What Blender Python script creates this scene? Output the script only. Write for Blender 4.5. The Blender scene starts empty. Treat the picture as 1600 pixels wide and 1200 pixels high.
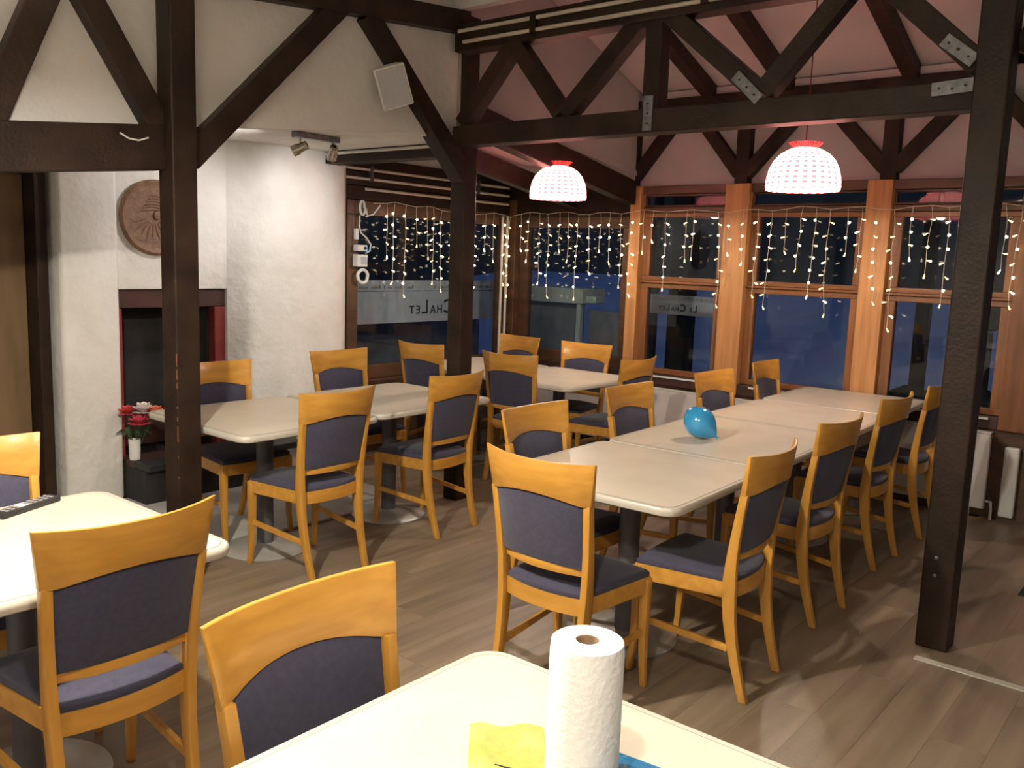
import bpy, bmesh, math, random
from mathutils import Vector, Matrix
random.seed(7)
S = bpy.context.scene
COL = S.collection
rad = math.radians

# ---------------------------------------------------------------- camera, world, exposure
# building axes: x = along the left wall (away from camera), y = -v, z = up
CAM = Vector((-4.217, -3.956, 1.62))
PITCH, ROLL, YAW, FPX = 0.1425, -0.035, rad(39.5), 1380.0
ex = Vector((math.sin(YAW), -math.cos(YAW), 0)); ey = Vector((math.cos(YAW), math.sin(YAW), 0)); ez = Vector((0, 0, 1))
fwd = ey * math.cos(PITCH) - ez * math.sin(PITCH)
right0 = ex; down0 = fwd.cross(right0)
right = right0 * math.cos(ROLL) + down0 * math.sin(ROLL)
down = down0 * math.cos(ROLL) - right0 * math.sin(ROLL)
cd = bpy.data.cameras.new('camera'); cam = bpy.data.objects.new('camera', cd); COL.objects.link(cam)
cd.sensor_width = 36.0; cd.lens = FPX / 1600 * 36.0; cd.clip_start = 0.02; cd.clip_end = 200
cam.matrix_world = Matrix(((right.x, -down.x, -fwd.x, CAM.x), (right.y, -down.y, -fwd.y, CAM.y), (right.z, -down.z, -fwd.z, CAM.z), (0, 0, 0, 1)))
S.camera = cam
w = bpy.data.worlds.new('dusk'); S.world = w; w.use_nodes = True
bg = w.node_tree.nodes['Background']; bg.inputs[0].default_value = (0.17, 0.28, 0.66, 1); bg.inputs[1].default_value = 0.19
S.view_settings.view_transform = 'Standard'; S.view_settings.look = 'None'
S.view_settings.exposure = 0.0; S.view_settings.gamma = 1.0; S.view_settings.use_curve_mapping = False
LAMP_W = 44.0        # bulb in each gingham pendant over the dining tables by the windows
MAIN_W = 275.0        # bulb in the main room pendant near the camera; scaled for the added fill pendant
SPOT_W = 27.0        # each ceiling spotlight at the chimney
WARM = (1.0, 0.92, 0.78)

# ---------------------------------------------------------------- materials
MATS = {}
def newmat(name):
    m = bpy.data.materials.new(name); m.use_nodes = True
    nt = m.node_tree; return m, nt, nt.nodes['Principled BSDF']
def N(nt, t, **kw):
    n = nt.nodes.new(t)
    for k, v in kw.items(): setattr(n, k, v)
    return n
def mat(name, c1, c2=None, rough=0.5, scale=(8, 8, 8), detail=4, bump=0.0, bscale=None, spec=0.5, metal=0.0, rnd=0.0, coords='Object', mid=(0.35, 0.65), coat=0.0):
    m, nt, b = newmat(name)
    c2 = c2 or c1
    tc = N(nt, 'ShaderNodeTexCoord'); mp = N(nt, 'ShaderNodeMapping'); mp.inputs['Scale'].default_value = scale
    nt.links.new(tc.outputs[coords], mp.inputs[0])
    oi = N(nt, 'ShaderNodeObjectInfo')
    ad = N(nt, 'ShaderNodeVectorMath', operation='MULTIPLY_ADD'); ad.inputs[1].default_value = (37, 17, 29)
    nt.links.new(oi.outputs['Random'], ad.inputs[0]); nt.links.new(mp.outputs[0], ad.inputs[2])
    nz = N(nt, 'ShaderNodeTexNoise'); nz.inputs['Scale'].default_value = 1; nz.inputs['Detail'].default_value = detail
    nt.links.new(ad.outputs[0], nz.inputs['Vector'])
    cr = N(nt, 'ShaderNodeValToRGB'); e = cr.color_ramp.elements
    e[0].position = mid[0]; e[1].position = mid[1]; e[0].color = (*c1, 1); e[1].color = (*c2, 1)
    nt.links.new(nz.outputs['Fac'], cr.inputs[0]); out = cr.outputs[0]
    if rnd:
        mr = N(nt, 'ShaderNodeMapRange'); mr.inputs['To Min'].default_value = 1 - rnd; mr.inputs['To Max'].default_value = 1 + rnd
        nt.links.new(oi.outputs['Random'], mr.inputs[0])
        vm = N(nt, 'ShaderNodeVectorMath', operation='SCALE'); nt.links.new(out, vm.inputs[0]); nt.links.new(mr.outputs[0], vm.inputs['Scale']); out = vm.outputs[0]
    nt.links.new(out, b.inputs['Base Color'])
    b.inputs['Roughness'].default_value = rough; b.inputs['Metallic'].default_value = metal
    b.inputs['Specular IOR Level'].default_value = spec; b.inputs['Coat Weight'].default_value = coat
    if bump:
        n2 = N(nt, 'ShaderNodeTexNoise'); n2.inputs['Scale'].default_value = bscale or 30; n2.inputs['Detail'].default_value = 5
        nt.links.new(tc.outputs[coords], n2.inputs['Vector'])
        bp = N(nt, 'ShaderNodeBump'); bp.inputs['Strength'].default_value = bump; bp.inputs['Distance'].default_value = 0.02
        nt.links.new(n2.outputs['Fac'], bp.inputs['Height']); nt.links.new(bp.outputs[0], b.inputs['Normal'])
    MATS[name] = m; return m
mat('timber', (0.0135, 0.0070, 0.0046), (0.027, 0.0145, 0.0092), 0.5, (6, 6, 6), bump=0.15, bscale=60, rnd=0.15, spec=0.2)
mat('timber_red', (0.032, 0.012, 0.009), (0.055, 0.021, 0.015), 0.5, (3, 3, 12), bump=0.1, bscale=60)
mat('brown_frame', (0.055, 0.026, 0.013), (0.10, 0.048, 0.022), 0.45, (3, 3, 12), bump=0.08, bscale=60)
mat('pine', (0.16, 0.060, 0.019), (0.25, 0.102, 0.033), 0.42, (25, 2.0, 25), bump=0.06, bscale=60, rnd=0.12)
mat('pine_v', (0.16, 0.060, 0.019), (0.25, 0.102, 0.033), 0.42, (25, 25, 2.0), bump=0.06, bscale=60, rnd=0.12)
mat('pine_light', (0.40, 0.185, 0.065), (0.54, 0.27, 0.10), 0.45, (25, 25, 1.8), bump=0.06, bscale=60)
mat('beech', (0.44, 0.210, 0.033), (0.55, 0.276, 0.050), 0.30, (3, 30, 30), spec=0.5, rnd=0.07, coat=0.15)
mat('beech_v', (0.44, 0.210, 0.033), (0.55, 0.276, 0.050), 0.32, (30, 30, 3), spec=0.5, rnd=0.07, coat=0.15)
mat('fabric', (0.045, 0.0435, 0.072), (0.054, 0.0525, 0.084), 0.92, (60, 60, 60), bump=0.25, bscale=500, spec=0.2)
bf = MATS['fabric'].node_tree.nodes['Principled BSDF']; bf.inputs['Sheen Weight'].default_value = 0.18; bf.inputs['Sheen Roughness'].default_value = 0.4
mat('laminate', (0.60, 0.535, 0.43), (0.66, 0.59, 0.48), 0.33, (5, 5, 5), spec=0.5)
mat('edge_band', (0.50, 0.46, 0.39), (0.55, 0.51, 0.43), 0.3, (5, 5, 5))
mat('inlay', (0.28, 0.24, 0.20), None, 0.4)
mat('column', (0.10, 0.10, 0.115), (0.13, 0.13, 0.145), 0.4, metal=0.3)
mat('base_metal', (0.42, 0.40, 0.37), (0.50, 0.48, 0.44), 0.38, metal=0.35)
mat('plaster', (0.70, 0.67, 0.62), (0.80, 0.77, 0.73), 0.85, (3, 3, 3), bump=0.55, bscale=13, spec=0.2)
mat('plaster_grey', (0.68, 0.66, 0.64), (0.76, 0.74, 0.72), 0.85, (2, 2, 2), bump=0.3, bscale=20, spec=0.2)
mat('panel_board', (0.41, 0.40, 0.415), (0.49, 0.48, 0.495), 0.75, (2, 2, 2), bump=0.08, bscale=25, spec=0.2)
mat('plank', (0.150, 0.110, 0.074), (0.275, 0.208, 0.142), 0.40, (1.1, 14, 1), detail=6, rnd=0.06, bump=0.04, bscale=60, mid=(0.3, 0.7))
mat('subfloor', (0.04, 0.03, 0.022), None, 0.8)
mat('slab', (0.42, 0.41, 0.39), (0.52, 0.50, 0.47), 0.6, (5, 5, 5))
mat('white_plastic', (0.68, 0.67, 0.65), (0.74, 0.73, 0.71), 0.45)
mat('speaker_grille', (0.42, 0.41, 0.44), (0.50, 0.49, 0.52), 0.7, (200, 200, 200), bump=0.3, bscale=300)
mat('conduit', (0.52, 0.47, 0.40), (0.60, 0.55, 0.48), 0.5)
mat('steel', (0.15, 0.155, 0.17), (0.24, 0.245, 0.26), 0.5, (40, 40, 40), metal=0.7)
mat('chrome', (0.55, 0.50, 0.45), None, 0.25, metal=1.0)
mat('dark_metal', (0.05, 0.05, 0.055), None, 0.5)
mat('black', (0.012, 0.012, 0.013), (0.02, 0.02, 0.021), 0.6)
mat('soot', (0.008, 0.008, 0.008), (0.02, 0.017, 0.016), 0.9)
mat('red_frame', (0.16, 0.022, 0.018), (0.22, 0.035, 0.028), 0.5)
mat('radiator', (0.50, 0.47, 0.45), (0.56, 0.53, 0.50), 0.5)
mat('door_veneer', (0.14, 0.085, 0.042), (0.20, 0.125, 0.062), 0.5, (10, 10, 1.5))
mat('carved_wood', (0.16, 0.085, 0.042), (0.23, 0.125, 0.065), 0.6, (20, 20, 20), bump=0.35, bscale=45)
mat('balloon_blue', (0.03, 0.27, 0.55), None, 0.18, spec=0.6, coat=0.4)
mat('paper', (0.82, 0.81, 0.80), (0.88, 0.87, 0.86), 0.9, (8, 8, 8), bump=0.22, bscale=90, spec=0.1)
mat('cardboard', (0.33, 0.22, 0.14), None, 0.9)
mat('yellow_cloth', (0.78, 0.66, 0.17), (0.86, 0.78, 0.32), 0.8, (12, 12, 12), bump=0.3, bscale=40)
mat('blue_film', (0.02, 0.25, 0.55), (0.05, 0.33, 0.62), 0.25, (10, 10, 10), bump=0.3, bscale=30)
mat('petal_pink', (0.55, 0.045, 0.10), (0.70, 0.10, 0.16), 0.6)
mat('petal_red', (0.55, 0.05, 0.05), (0.65, 0.10, 0.09), 0.6)
mat('petal_orange', (0.70, 0.16, 0.06), (0.78, 0.25, 0.12), 0.6)
mat('petal_white', (0.72, 0.62, 0.60), (0.80, 0.72, 0.70), 0.6)
mat('leaf', (0.02, 0.05, 0.015), (0.04, 0.09, 0.03), 0.5)
mat('snow', (0.55, 0.60, 0.72), (0.75, 0.78, 0.86), 0.9, (1.2, 1.2, 1.2), bump=0.4, bscale=4)
mat('far_hill', (0.16, 0.13, 0.08), (0.36, 0.28, 0.17), 0.95, (0.6, 0.6, 0.6))
mat('outdoor_white', (0.42, 0.47, 0.42), (0.50, 0.54, 0.49), 0.6)
mat('outdoor_grey', (0.16, 0.165, 0.18), (0.21, 0.215, 0.235), 0.6)
mat('outdoor_dark', (0.010, 0.010, 0.012), (0.02, 0.02, 0.022), 0.8)
mat('banner', (0.45, 0.46, 0.50), (0.52, 0.53, 0.56), 0.7)
mat('banner_text', (0.012, 0.012, 0.016), None, 0.7)
mat('hedge', (0.012, 0.016, 0.012), (0.03, 0.035, 0.022), 0.9, (20, 20, 20))
mat('wire', (0.62, 0.55, 0.42), None, 0.5)
mat('remote_key', (0.30, 0.29, 0.30), None, 0.5)
def emis(name, col, st):
    m, nt, b = newmat(name); b.inputs['Base Color'].default_value = (*col, 1)
    b.inputs['Emission Color'].default_value = (*col, 1); b.inputs['Emission Strength'].default_value = st
    MATS[name] = m
emis('fairy', (1.0, 0.82, 0.52), 13.0)
emis('fairy_dim', (1.0, 0.70, 0.30), 3.2)
emis('bulb_glow', (1.0, 0.90, 0.76), 25.0)
emis('led_blue', (0.1, 0.3, 1.0), 2.0)
def glass():
    m = bpy.data.materials.new('glass'); m.use_nodes = True; nt = m.node_tree; nt.nodes.clear()
    o = N(nt, 'ShaderNodeOutputMaterial'); mx = N(nt, 'ShaderNodeMixShader'); t = N(nt, 'ShaderNodeBsdfTransparent'); g = N(nt, 'ShaderNodeBsdfGlossy')
    t.inputs[0].default_value = (0.86, 0.90, 0.92, 1); g.inputs['Roughness'].default_value = 0.02
    f = N(nt, 'ShaderNodeFresnel'); ge = N(nt, 'ShaderNodeNewGeometry'); mr = N(nt, 'ShaderNodeMapRange'); mr.inputs['To Min'].default_value = 1.5; mr.inputs['To Max'].default_value = 1 / 1.5
    nt.links.new(ge.outputs['Backfacing'], mr.inputs[0]); nt.links.new(mr.outputs[0], f.inputs[0])
    sc_ = N(nt, 'ShaderNodeMath', operation='MULTIPLY'); sc_.inputs[1].default_value = 0.6; nt.links.new(f.outputs[0], sc_.inputs[0]); nt.links.new(sc_.outputs[0], mx.inputs[0]); nt.links.new(t.outputs[0], mx.inputs[1]); nt.links.new(g.outputs[0], mx.inputs[2]); nt.links.new(mx.outputs[0], o.inputs[0])
    MATS['glass'] = m
glass()
def gingham():
    m = bpy.data.materials.new('gingham'); m.use_nodes = True; nt = m.node_tree; nt.nodes.clear()
    o = N(nt, 'ShaderNodeOutputMaterial'); tc = N(nt, 'ShaderNodeTexCoord'); sp = N(nt, 'ShaderNodeSeparateXYZ')
    nt.links.new(tc.outputs['UV'], sp.inputs[0])
    def stripes(sock, n):
        a = N(nt, 'ShaderNodeMath', operation='MULTIPLY'); a.inputs[1].default_value = n; nt.links.new(sock, a.inputs[0])
        b = N(nt, 'ShaderNodeMath', operation='FRACT'); nt.links.new(a.outputs[0], b.inputs[0])
        c = N(nt, 'ShaderNodeMath', operation='GREATER_THAN'); c.inputs[1].default_value = 0.5; nt.links.new(b.outputs[0], c.inputs[0]); return c.outputs[0]
    s1 = stripes(sp.outputs[0], 26); s2 = stripes(sp.outputs[1], 12)
    ad = N(nt, 'ShaderNodeMath', operation='ADD'); nt.links.new(s1, ad.inputs[0]); nt.links.new(s2, ad.inputs[1])
    hf = N(nt, 'ShaderNodeMath', operation='MULTIPLY'); hf.inputs[1].default_value = 0.5; nt.links.new(ad.outputs[0], hf.inputs[0])
    cr = N(nt, 'ShaderNodeValToRGB'); e = cr.color_ramp.elements
    e[0].color = (0.88, 0.82, 0.78, 1); e[1].color = (0.66, 0.035, 0.05, 1); x = e.new(0.5); x.color = (0.82, 0.29, 0.29, 1)
    nt.links.new(hf.outputs[0], cr.inputs[0])
    d = N(nt, 'ShaderNodeBsdfDiffuse'); t = N(nt, 'ShaderNodeBsdfTranslucent'); mx = N(nt, 'ShaderNodeMixShader'); mx.inputs[0].default_value = 0.5
    for n in (d, t): nt.links.new(cr.outputs[0], n.inputs[0])
    nt.links.new(d.outputs[0], mx.inputs[1]); nt.links.new(t.outputs[0], mx.inputs[2]); nt.links.new(mx.outputs[0], o.inputs[0])
    MATS['gingham'] = m
gingham()
def linen():
    m = bpy.data.materials.new('linen'); m.use_nodes = True; nt = m.node_tree; nt.nodes.clear()
    o = N(nt, 'ShaderNodeOutputMaterial'); nz = N(nt, 'ShaderNodeTexNoise'); nz.inputs['Scale'].default_value = 60
    cr = N(nt, 'ShaderNodeValToRGB'); cr.color_ramp.elements[0].color = (0.72, 0.67, 0.58, 1); cr.color_ramp.elements[1].color = (0.80, 0.76, 0.68, 1); nt.links.new(nz.outputs['Fac'], cr.inputs[0])
    d = N(nt, 'ShaderNodeBsdfDiffuse'); t = N(nt, 'ShaderNodeBsdfTranslucent'); mx = N(nt, 'ShaderNodeMixShader'); mx.inputs[0].default_value = 0.4
    for n in (d, t): nt.links.new(cr.outputs[0], n.inputs[0])
    nt.links.new(d.outputs[0], mx.inputs[1]); nt.links.new(t.outputs[0], mx.inputs[2]); nt.links.new(mx.outputs[0], o.inputs[0])
    MATS['linen'] = m
linen()

# ---------------------------------------------------------------- mesh helpers
def P(u, v, z): return Vector((u, -v, z))
class MB:
    def __init__(s): s.bm = bmesh.new()
    def hexa(s, pts):
        vs = [s.bm.verts.new(p) for p in pts]
        for f in ((0, 1, 2, 3), (4, 7, 6, 5), (0, 4, 5, 1), (1, 5, 6, 2), (2, 6, 7, 3), (3, 7, 4, 0)): s.bm.faces.new([vs[i] for i in f])
        return s
    def box(s, u0, u1, v0, v1, z0, z1):
        return s.hexa([P(u0, v0, z0), P(u1, v0, z0), P(u1, v1, z0), P(u0, v1, z0), P(u0, v0, z1), P(u1, v0, z1), P(u1, v1, z1), P(u0, v1, z1)])
    def lbox(s, x0, x1, y0, y1, z0, z1):
        return s.hexa([Vector(q) for q in ((x0, y0, z0), (x1, y0, z0), (x1, y1, z0), (x0, y1, z0), (x0, y0, z1), (x1, y0, z1), (x1, y1, z1), (x0, y1, z1))])
    def beam(s, a, b, wd, th, side=None):
        a = Vector(a); b = Vector(b); d = (b - a).normalized(); n = Vector(side).normalized(); t = d.cross(n).normalized()
        pts = []
        for p in (a, b):
            pts += [p - n * th / 2 - t * wd / 2, p + n * th / 2 - t * wd / 2, p + n * th / 2 + t * wd / 2, p - n * th / 2 + t * wd / 2]
        return s.hexa(pts)
    def tube(s, pts, r, seg=8, caps=True):
        pts = [Vector(p) for p in pts]; rs = r if isinstance(r, (list, tuple)) else [r] * len(pts)
        rings = []; up = None
        for i, p in enumerate(pts):
            d = (pts[min(i + 1, len(pts) - 1)] - pts[max(i - 1, 0)]).normalized()
            if up is None: up = Vector((0, 0, 1)) if abs(d.z) < 0.9 else Vector((1, 0, 0))
            x = d.cross(up).normalized(); y = x.cross(d).normalized(); up = y
            rings.append([s.bm.verts.new(p + (x * math.cos(2 * math.pi * k / seg) + y * math.sin(2 * math.pi * k / seg)) * rs[i]) for k in range(seg)])
        for a, b in zip(rings, rings[1:]):
            for k in range(seg): s.bm.faces.new([a[k], a[(k + 1) % seg], b[(k + 1) % seg], b[k]])
        if caps: s.bm.faces.new(rings[0][::-1]); s.bm.faces.new(rings[-1])
        return s
    def lathe(s, prof, seg=24, c=(0, 0, 0), M=None, caps=True, uv=False):
        rings = []
        for r, z in prof:
            ring = []
            for k in range(seg):
                p = Vector((r * math.cos(2 * math.pi * k / seg), r * math.sin(2 * math.pi * k / seg), z))
                if M is not None: p = M @ p
                ring.append(s.bm.verts.new(p + Vector(c)))
            rings.append(ring)
        L = s.bm.loops.layers.uv.verify() if uv else None
        for i, (a, b) in enumerate(zip(rings, rings[1:])):
            for k in range(seg):
                f = s.bm.faces.new([a[k], a[(k + 1) % seg], b[(k + 1) % seg], b[k]])
                if uv:
                    n = len(prof) - 1
                    for lp, q in zip(f.loops, ((k, i), (k + 1, i), (k + 1, i + 1), (k, i + 1))): lp[L].uv = (q[0] / seg, q[1] / n)
        if caps:
            for ring in (rings[0], rings[-1]):
                try: s.bm.faces.new(ring)
                except ValueError: pass
        return s
    def prism(s, poly, off):
        a = [s.bm.verts.new(Vector(p)) for p in poly]; b = [s.bm.verts.new(Vector(p) + Vector(off)) for p in poly]
        s.bm.faces.new(a); s.bm.faces.new(b[::-1]); n = len(a)
        for i in range(n): s.bm.faces.new([a[i], b[i], b[(i + 1) % n], a[(i + 1) % n]])
        return s
    def loft(s, rings, closed=True, caps=True):
        rs = [[s.bm.verts.new(Vector(p)) for p in r] for r in rings]; n = len(rs[0])
        for a, b in zip(rs, rs[1:]):
            for k in range(n if closed else n - 1): s.bm.faces.new([a[k], a[(k + 1) % n], b[(k + 1) % n], b[k]])
        if caps: s.bm.faces.new(rs[0][::-1]); s.bm.faces.new(rs[-1])
        return s
    def build(s, name, m, parent=None, smooth=False, bevel=0.0, seg=2, loc=None, rot=None):
        bmesh.ops.recalc_face_normals(s.bm, faces=s.bm.faces)
        if bevel: 
            bmesh.ops.bevel(s.bm, geom=[e for e in s.bm.edges if len(e.link_faces) == 2 and e.calc_face_angle(0) > 0.5], offset=bevel, segments=seg, affect='EDGES', profile=0.5, clamp_overlap=True)
        me = bpy.data.meshes.new(name); s.bm.to_mesh(me); s.bm.free()
        me.materials.append(MATS[m])
        if smooth:
            me.polygons.foreach_set('use_smooth', [True] * len(me.polygons))
            me.set_sharp_from_angle(angle=rad(40))
        o = bpy.data.objects.new(name, me); COL.objects.link(o)
        if loc is not None: o.location = loc
        if rot is not None: o.rotation_euler = rot
        if parent is not None: o.parent = parent
        return o
def tag(o, label=None, cat=None, group=None, kind=None):
    if label: o['label'] = label
    if cat: o['category'] = cat
    if group: o['group'] = group
    if kind: o['kind'] = kind
    return o
def empty(name, loc=(0, 0, 0), rz=0.0):
    o = bpy.data.objects.new(name, None); COL.objects.link(o); o.location = loc; o.rotation_euler = (0, 0, rz); o.empty_display_size = 0.1; return o
def child(parent, name, data, loc=(0, 0, 0), rot=(0, 0, 0)):
    o = bpy.data.objects.new(name, data); COL.objects.link(o); o.parent = parent; o.location = loc; o.rotation_euler = rot; return o
def copy_tree(o, parent=None):
    c = o.copy(); COL.objects.link(c); c.parent = parent
    for ch in list(o.children): copy_tree(ch, c)
    return c
def struct(o): o['kind'] = 'structure'; return o

WU, WV = 2.30, -1.465      # inner faces of the window wall and of the left wall

# ---------------------------------------------------------------- floor
fl = struct(MB().box(-5.6, WU + 0.15, WV - 0.6, 6.0, -0.10, -0.008).build('floor', 'subfloor'))
PW, PL = 0.182, 1.28
pm = None
row = 0; v = -1.46
while v < 4.6:
    u = -4.9 + (row * 0.47) % PL - PL * 0.5
    while u < WU:
        a, b = max(u, -4.9), min(u + PL, WU - 0.003)
        if b - a > 0.06:
            full = abs((b - a) - PL) < 1e-6
            # skip planks behind the camera
            if not (a < -4.3 and v < 0.5):
                if full and pm: 
                    o = child(fl, 'plank', pm, P((a + b) / 2, v + PW / 2, 0))
                else:
                    o = MB().lbox(-(b - a) / 2 + 0.0004, (b - a) / 2 - 0.0004, -PW / 2 + 0.0004, PW / 2 - 0.0004, -0.0085, 0).build('plank', 'plank', fl, loc=P((a + b) / 2, v + PW / 2, 0))
                    if full: pm = o.data
        u += PL
    v += PW; row += 1
strip = MB().box(-0.385, -0.345, 3.045, 4.6, 0.0, 0.004).build('threshold_strip', 'edge_band')
tag(strip, 'thin pale threshold strip on the floor beside the dark post', 'floor strip')
tag(MB().lbox(-0.30, 0.30, -0.45, 0.45, 0.0, 0.008).build('door_mat', 'black', loc=P(1.09, 3.675, 0.0005), bevel=0.003), 'black door mat on the floor at the right edge', 'mat')
sl = []
for k in range(13):
    t = k / 12 * math.pi / 2; sl.append((-0.62 + 0.42 * math.sin(t), -0.60 + 0.42 * math.cos(t)))
poly = [(-1.86, -1.40), (-1.86, -0.18)] + sl + [(-0.20, -1.40)]
hs = MB().prism([P(a, b, 0.001) for a, b in poly], (0, 0, 0.014)).build('hearth_slab', 'slab', bevel=0.003)
tag(hs, 'pale stone slab on the floor in front of the fireplace', 'hearth slab')

# ---------------------------------------------------------------- left wall: door, pillar, fireplace, chimney, window 1
wl = struct(empty('wall_left', P(-0.5, WV, 0)))
def wpart(name, m, mb, par=wl, **k):
    o = mb.build(name, m, None, **k); o.parent = par; o.matrix_parent_inverse = par.matrix_world.inverted() if False else Matrix.Translation(-Vector(par.location)); return o
def sub(par, name, m, mb, **k):      # mesh built in world coordinates, hung under an unrotated parent
    o = mb.build(name, m, None, **k); o.parent = par
    loc = Vector(par.location); q = par.parent
    while q: loc += Vector(q.location); q = q.parent
    o.matrix_parent_inverse = Matrix.Translation(-loc)
    return o
# plaster masses
sub(wl, 'pillar', 'plaster', MB().box(-1.90, -1.545, WV - 0.35, WV + 0.05, 0, 2.33), bevel=0.025, seg=3, smooth=True)
sub(wl, 'overmantel', 'plaster', MB().box(-1.56, -0.60, WV - 0.35, WV, 1.335, 2.33), bevel=0.012, smooth=True)
ring = []
for z in (0.0, 2.33):
    r = [P(-0.80, WV - 0.3, z), P(-0.765, WV + 0.0, z), P(-0.66, WV + 0.09, z), P(-0.50, WV + 0.135, z), P(0.02, WV + 0.15, z), P(0.13, WV + 0.135, z), P(0.20, WV + 0.09, z), P(0.235, WV + 0.02, z), P(0.25, WV - 0.3, z)]
    ring.append(r)
sub(wl, 'chimney_breast', 'plaster', MB().loft(ring), smooth=True)
sub(wl, 'back_panel', 'plaster', MB().box(-1.56, -0.6, WV - 0.40, WV - 0.33, 0, 1.36))
# firebox
fp = tag(empty('fireplace', P(-1.14, WV, 0)), 'dark open fireplace with red wooden frame set in the white wall', 'fireplace')
sub(fp, 'firebox', 'soot', MB().box(-1.545, -0.74, WV - 0.325, WV - 0.30, 0.0, 1.335))
sub(fp, 'firebox_side', 'soot', MB().box(-1.545, -1.52, WV - 0.30, WV - 0.105, 0.0, 1.335)); sub(fp, 'firebox_side', 'soot', MB().box(-0.865, -0.845, WV - 0.30, WV - 0.101, 0.0, 1.335))
sub(fp, 'lintel', 'timber_red', MB().box(-1.542, -0.768, WV - 0.10, WV - 0.02, 1.215, 1.332), bevel=0.006)
sub(fp, 'frame_stile', 'red_frame', MB().box(-0.85, -0.768, WV - 0.10, WV - 0.02, 0.05, 1.213), bevel=0.006)
sub(fp, 'frame_stile', 'red_frame', MB().box(-1.542, -1.50, WV - 0.10, WV - 0.02, 0.05, 1.213), bevel=0.006)
sub(fp, 'hearth_ledge', 'black', MB().box(-1.54, -0.17, WV + 0.16, WV + 0.34, 0.225, 0.27), bevel=0.006)
sub(fp, 'hearth_front', 'soot', MB().box(-1.54, -0.80, WV - 0.02, WV + 0.30, 0.016, 0.224))
sub(fp, 'hearth_board', 'timber_red', MB().box(-1.54, -0.78, WV - 0.02, WV + 0.16, 0.225, 0.268))
sub(fp, 'back_board', 'timber_red', MB().box(-1.50, -0.86, WV - 0.30, WV - 0.27, 0.27, 0.52))
for nm, uu in (('small white bowl on the dark fireplace ledge under the table', -0.78), ('short white cup on the dark fireplace ledge under the table', -0.36)):
    h = 0.045 if 'bowl' in nm else 0.07
    r0 = 0.05 if 'bowl' in nm else 0.034
    o = MB().lathe([(r0 * 0.55, 0), (r0 * 0.9, h * 0.45), (r0, h), (r0 * 0.9, h), (r0 * 0.8, h * 0.5), (0.004, h * 0.25)], 20).build('bowl' if 'bowl' in nm else 'cup', 'white_plastic', smooth=True, loc=P(uu, WV + 0.27, 0.2705))
    tag(o, nm, 'bowl' if 'bowl' in nm else 'cup')
# door at far left
dr = struct(empty('door_1', P(-2.5, WV, 0)))
sub(dr, 'door_leaf', 'door_veneer', MB().box(-3.05, -2.002, WV - 0.22, WV - 0.17, 0.01, 2.0), bevel=0.004)
sub(dr, 'door_jamb', 'timber', MB().box(-2.0, -1.935, WV - 0.22, WV - 0.02, 0.0, 2.1), bevel=0.004)
sub(dr, 'door_head', 'timber', MB().box(-3.05, -2.03, WV - 0.22, WV - 0.12, 2.0, 2.12), bevel=0.004)
sub(wl, 'wall_panel', 'plaster_grey', MB().box(-5.6, -3.06, WV - 0.2, WV, 0, 3.1))
# carved round plate
md = empty('carved_plate', P(-1.285, WV + 0.005, 1.79)); tag(md, 'round carved wooden plate hanging above the fireplace', 'wall plate')
RX = Matrix.Rotation(rad(90), 4, 'X')
sub(md, 'disc', 'carved_wood', MB().lathe([(0.0, 0), (0.225, 0), (0.237, 0.012), (0.237, 0.026), (0.222, 0.036), (0.208, 0.030), (0.185, 0.024), (0.0, 0.022)], 56, c=P(-1.285, WV + 0.002, 1.79), M=RX, caps=False), smooth=True)
rel = MB()
for k in range(9):
    a = rad(200 + k * 17); r0, r1 = 0.05, 0.15 + 0.02 * (k % 2)
    rel.tube([P(-1.285 + r * math.cos(a) - 0.02 * math.sin(r * 16), WV + 0.022, 1.80 + r * math.sin(a)) for r in (r0, (r0 + r1) / 2, r1)], [0.006, 0.009, 0.004], 6)
for k in range(6):
    zz = 1.83 + 0.018 * k; rel.tube([P(-1.385 + 0.012 * k, WV + 0.022, zz), P(-1.30, WV + 0.026, zz + 0.010), P(-1.20 - 0.01 * k, WV + 0.022, zz)], 0.006, 6)
rel.lathe([(0.0, 0.0), (0.03, 0.004), (0.026, 0.014), (0.0, 0.018)], 14, c=P(-1.275, WV + 0.022, 1.805), M=RX, caps=False)
sub(md, 'relief', 'carved_wood', rel, smooth=True)

# window 1 (left wall)
def frame_rect(par, horiz, c, a0, a1, z0, z1, wd, dep, m, name='frame_rail', ws=None):
    # horiz 'u' -> wall plane v=c ; 'v' -> wall plane u=c ; dep = (front, back) offsets
    def bx(p0, p1, q0, q1):
        return MB().box(p0, p1, c + dep[0], c + dep[1], q0, q1) if horiz == 'u' else MB().box(c + dep[0], c + dep[1], p0, p1, q0, q1)
    sub(par, name, m, bx(a0, a1, z0, z0 + wd), bevel=0.004); sub(par, name, m, bx(a0, a1, z1 - wd, z1), bevel=0.004)
    mv = m + '_v' if m + '_v' in MATS else m; ws = ws or wd
    sub(par, name.replace('rail', 'stile'), mv, bx(a0, a0 + ws, z0 + wd, z1 - wd), bevel=0.004); sub(par, name.replace('rail', 'stile'), mv, bx(a1 - ws, a1, z0 + wd, z1 - wd), bevel=0.004)
def pane(par, horiz, c, a0, a1, z0, z1):
    mb = MB().box(a0, a1, c - 0.004, c + 0.004, z0, z1) if horiz == 'u' else MB().box(c - 0.004, c + 0.004, a0, a1, z0, z1)
    return sub(par, 'pane', 'glass', mb)
w1 = struct(empty('window_1', P(1.3, WV, 0)))
frame_rect(w1, 'u', WV, 0.30, 2.25, 0.60, 2.02, 0.11, (-0.09, -0.01), 'brown_frame')
pane(w1, 'u', WV - 0.05, 0.40, 2.15, 0.70, 1.92)
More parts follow.
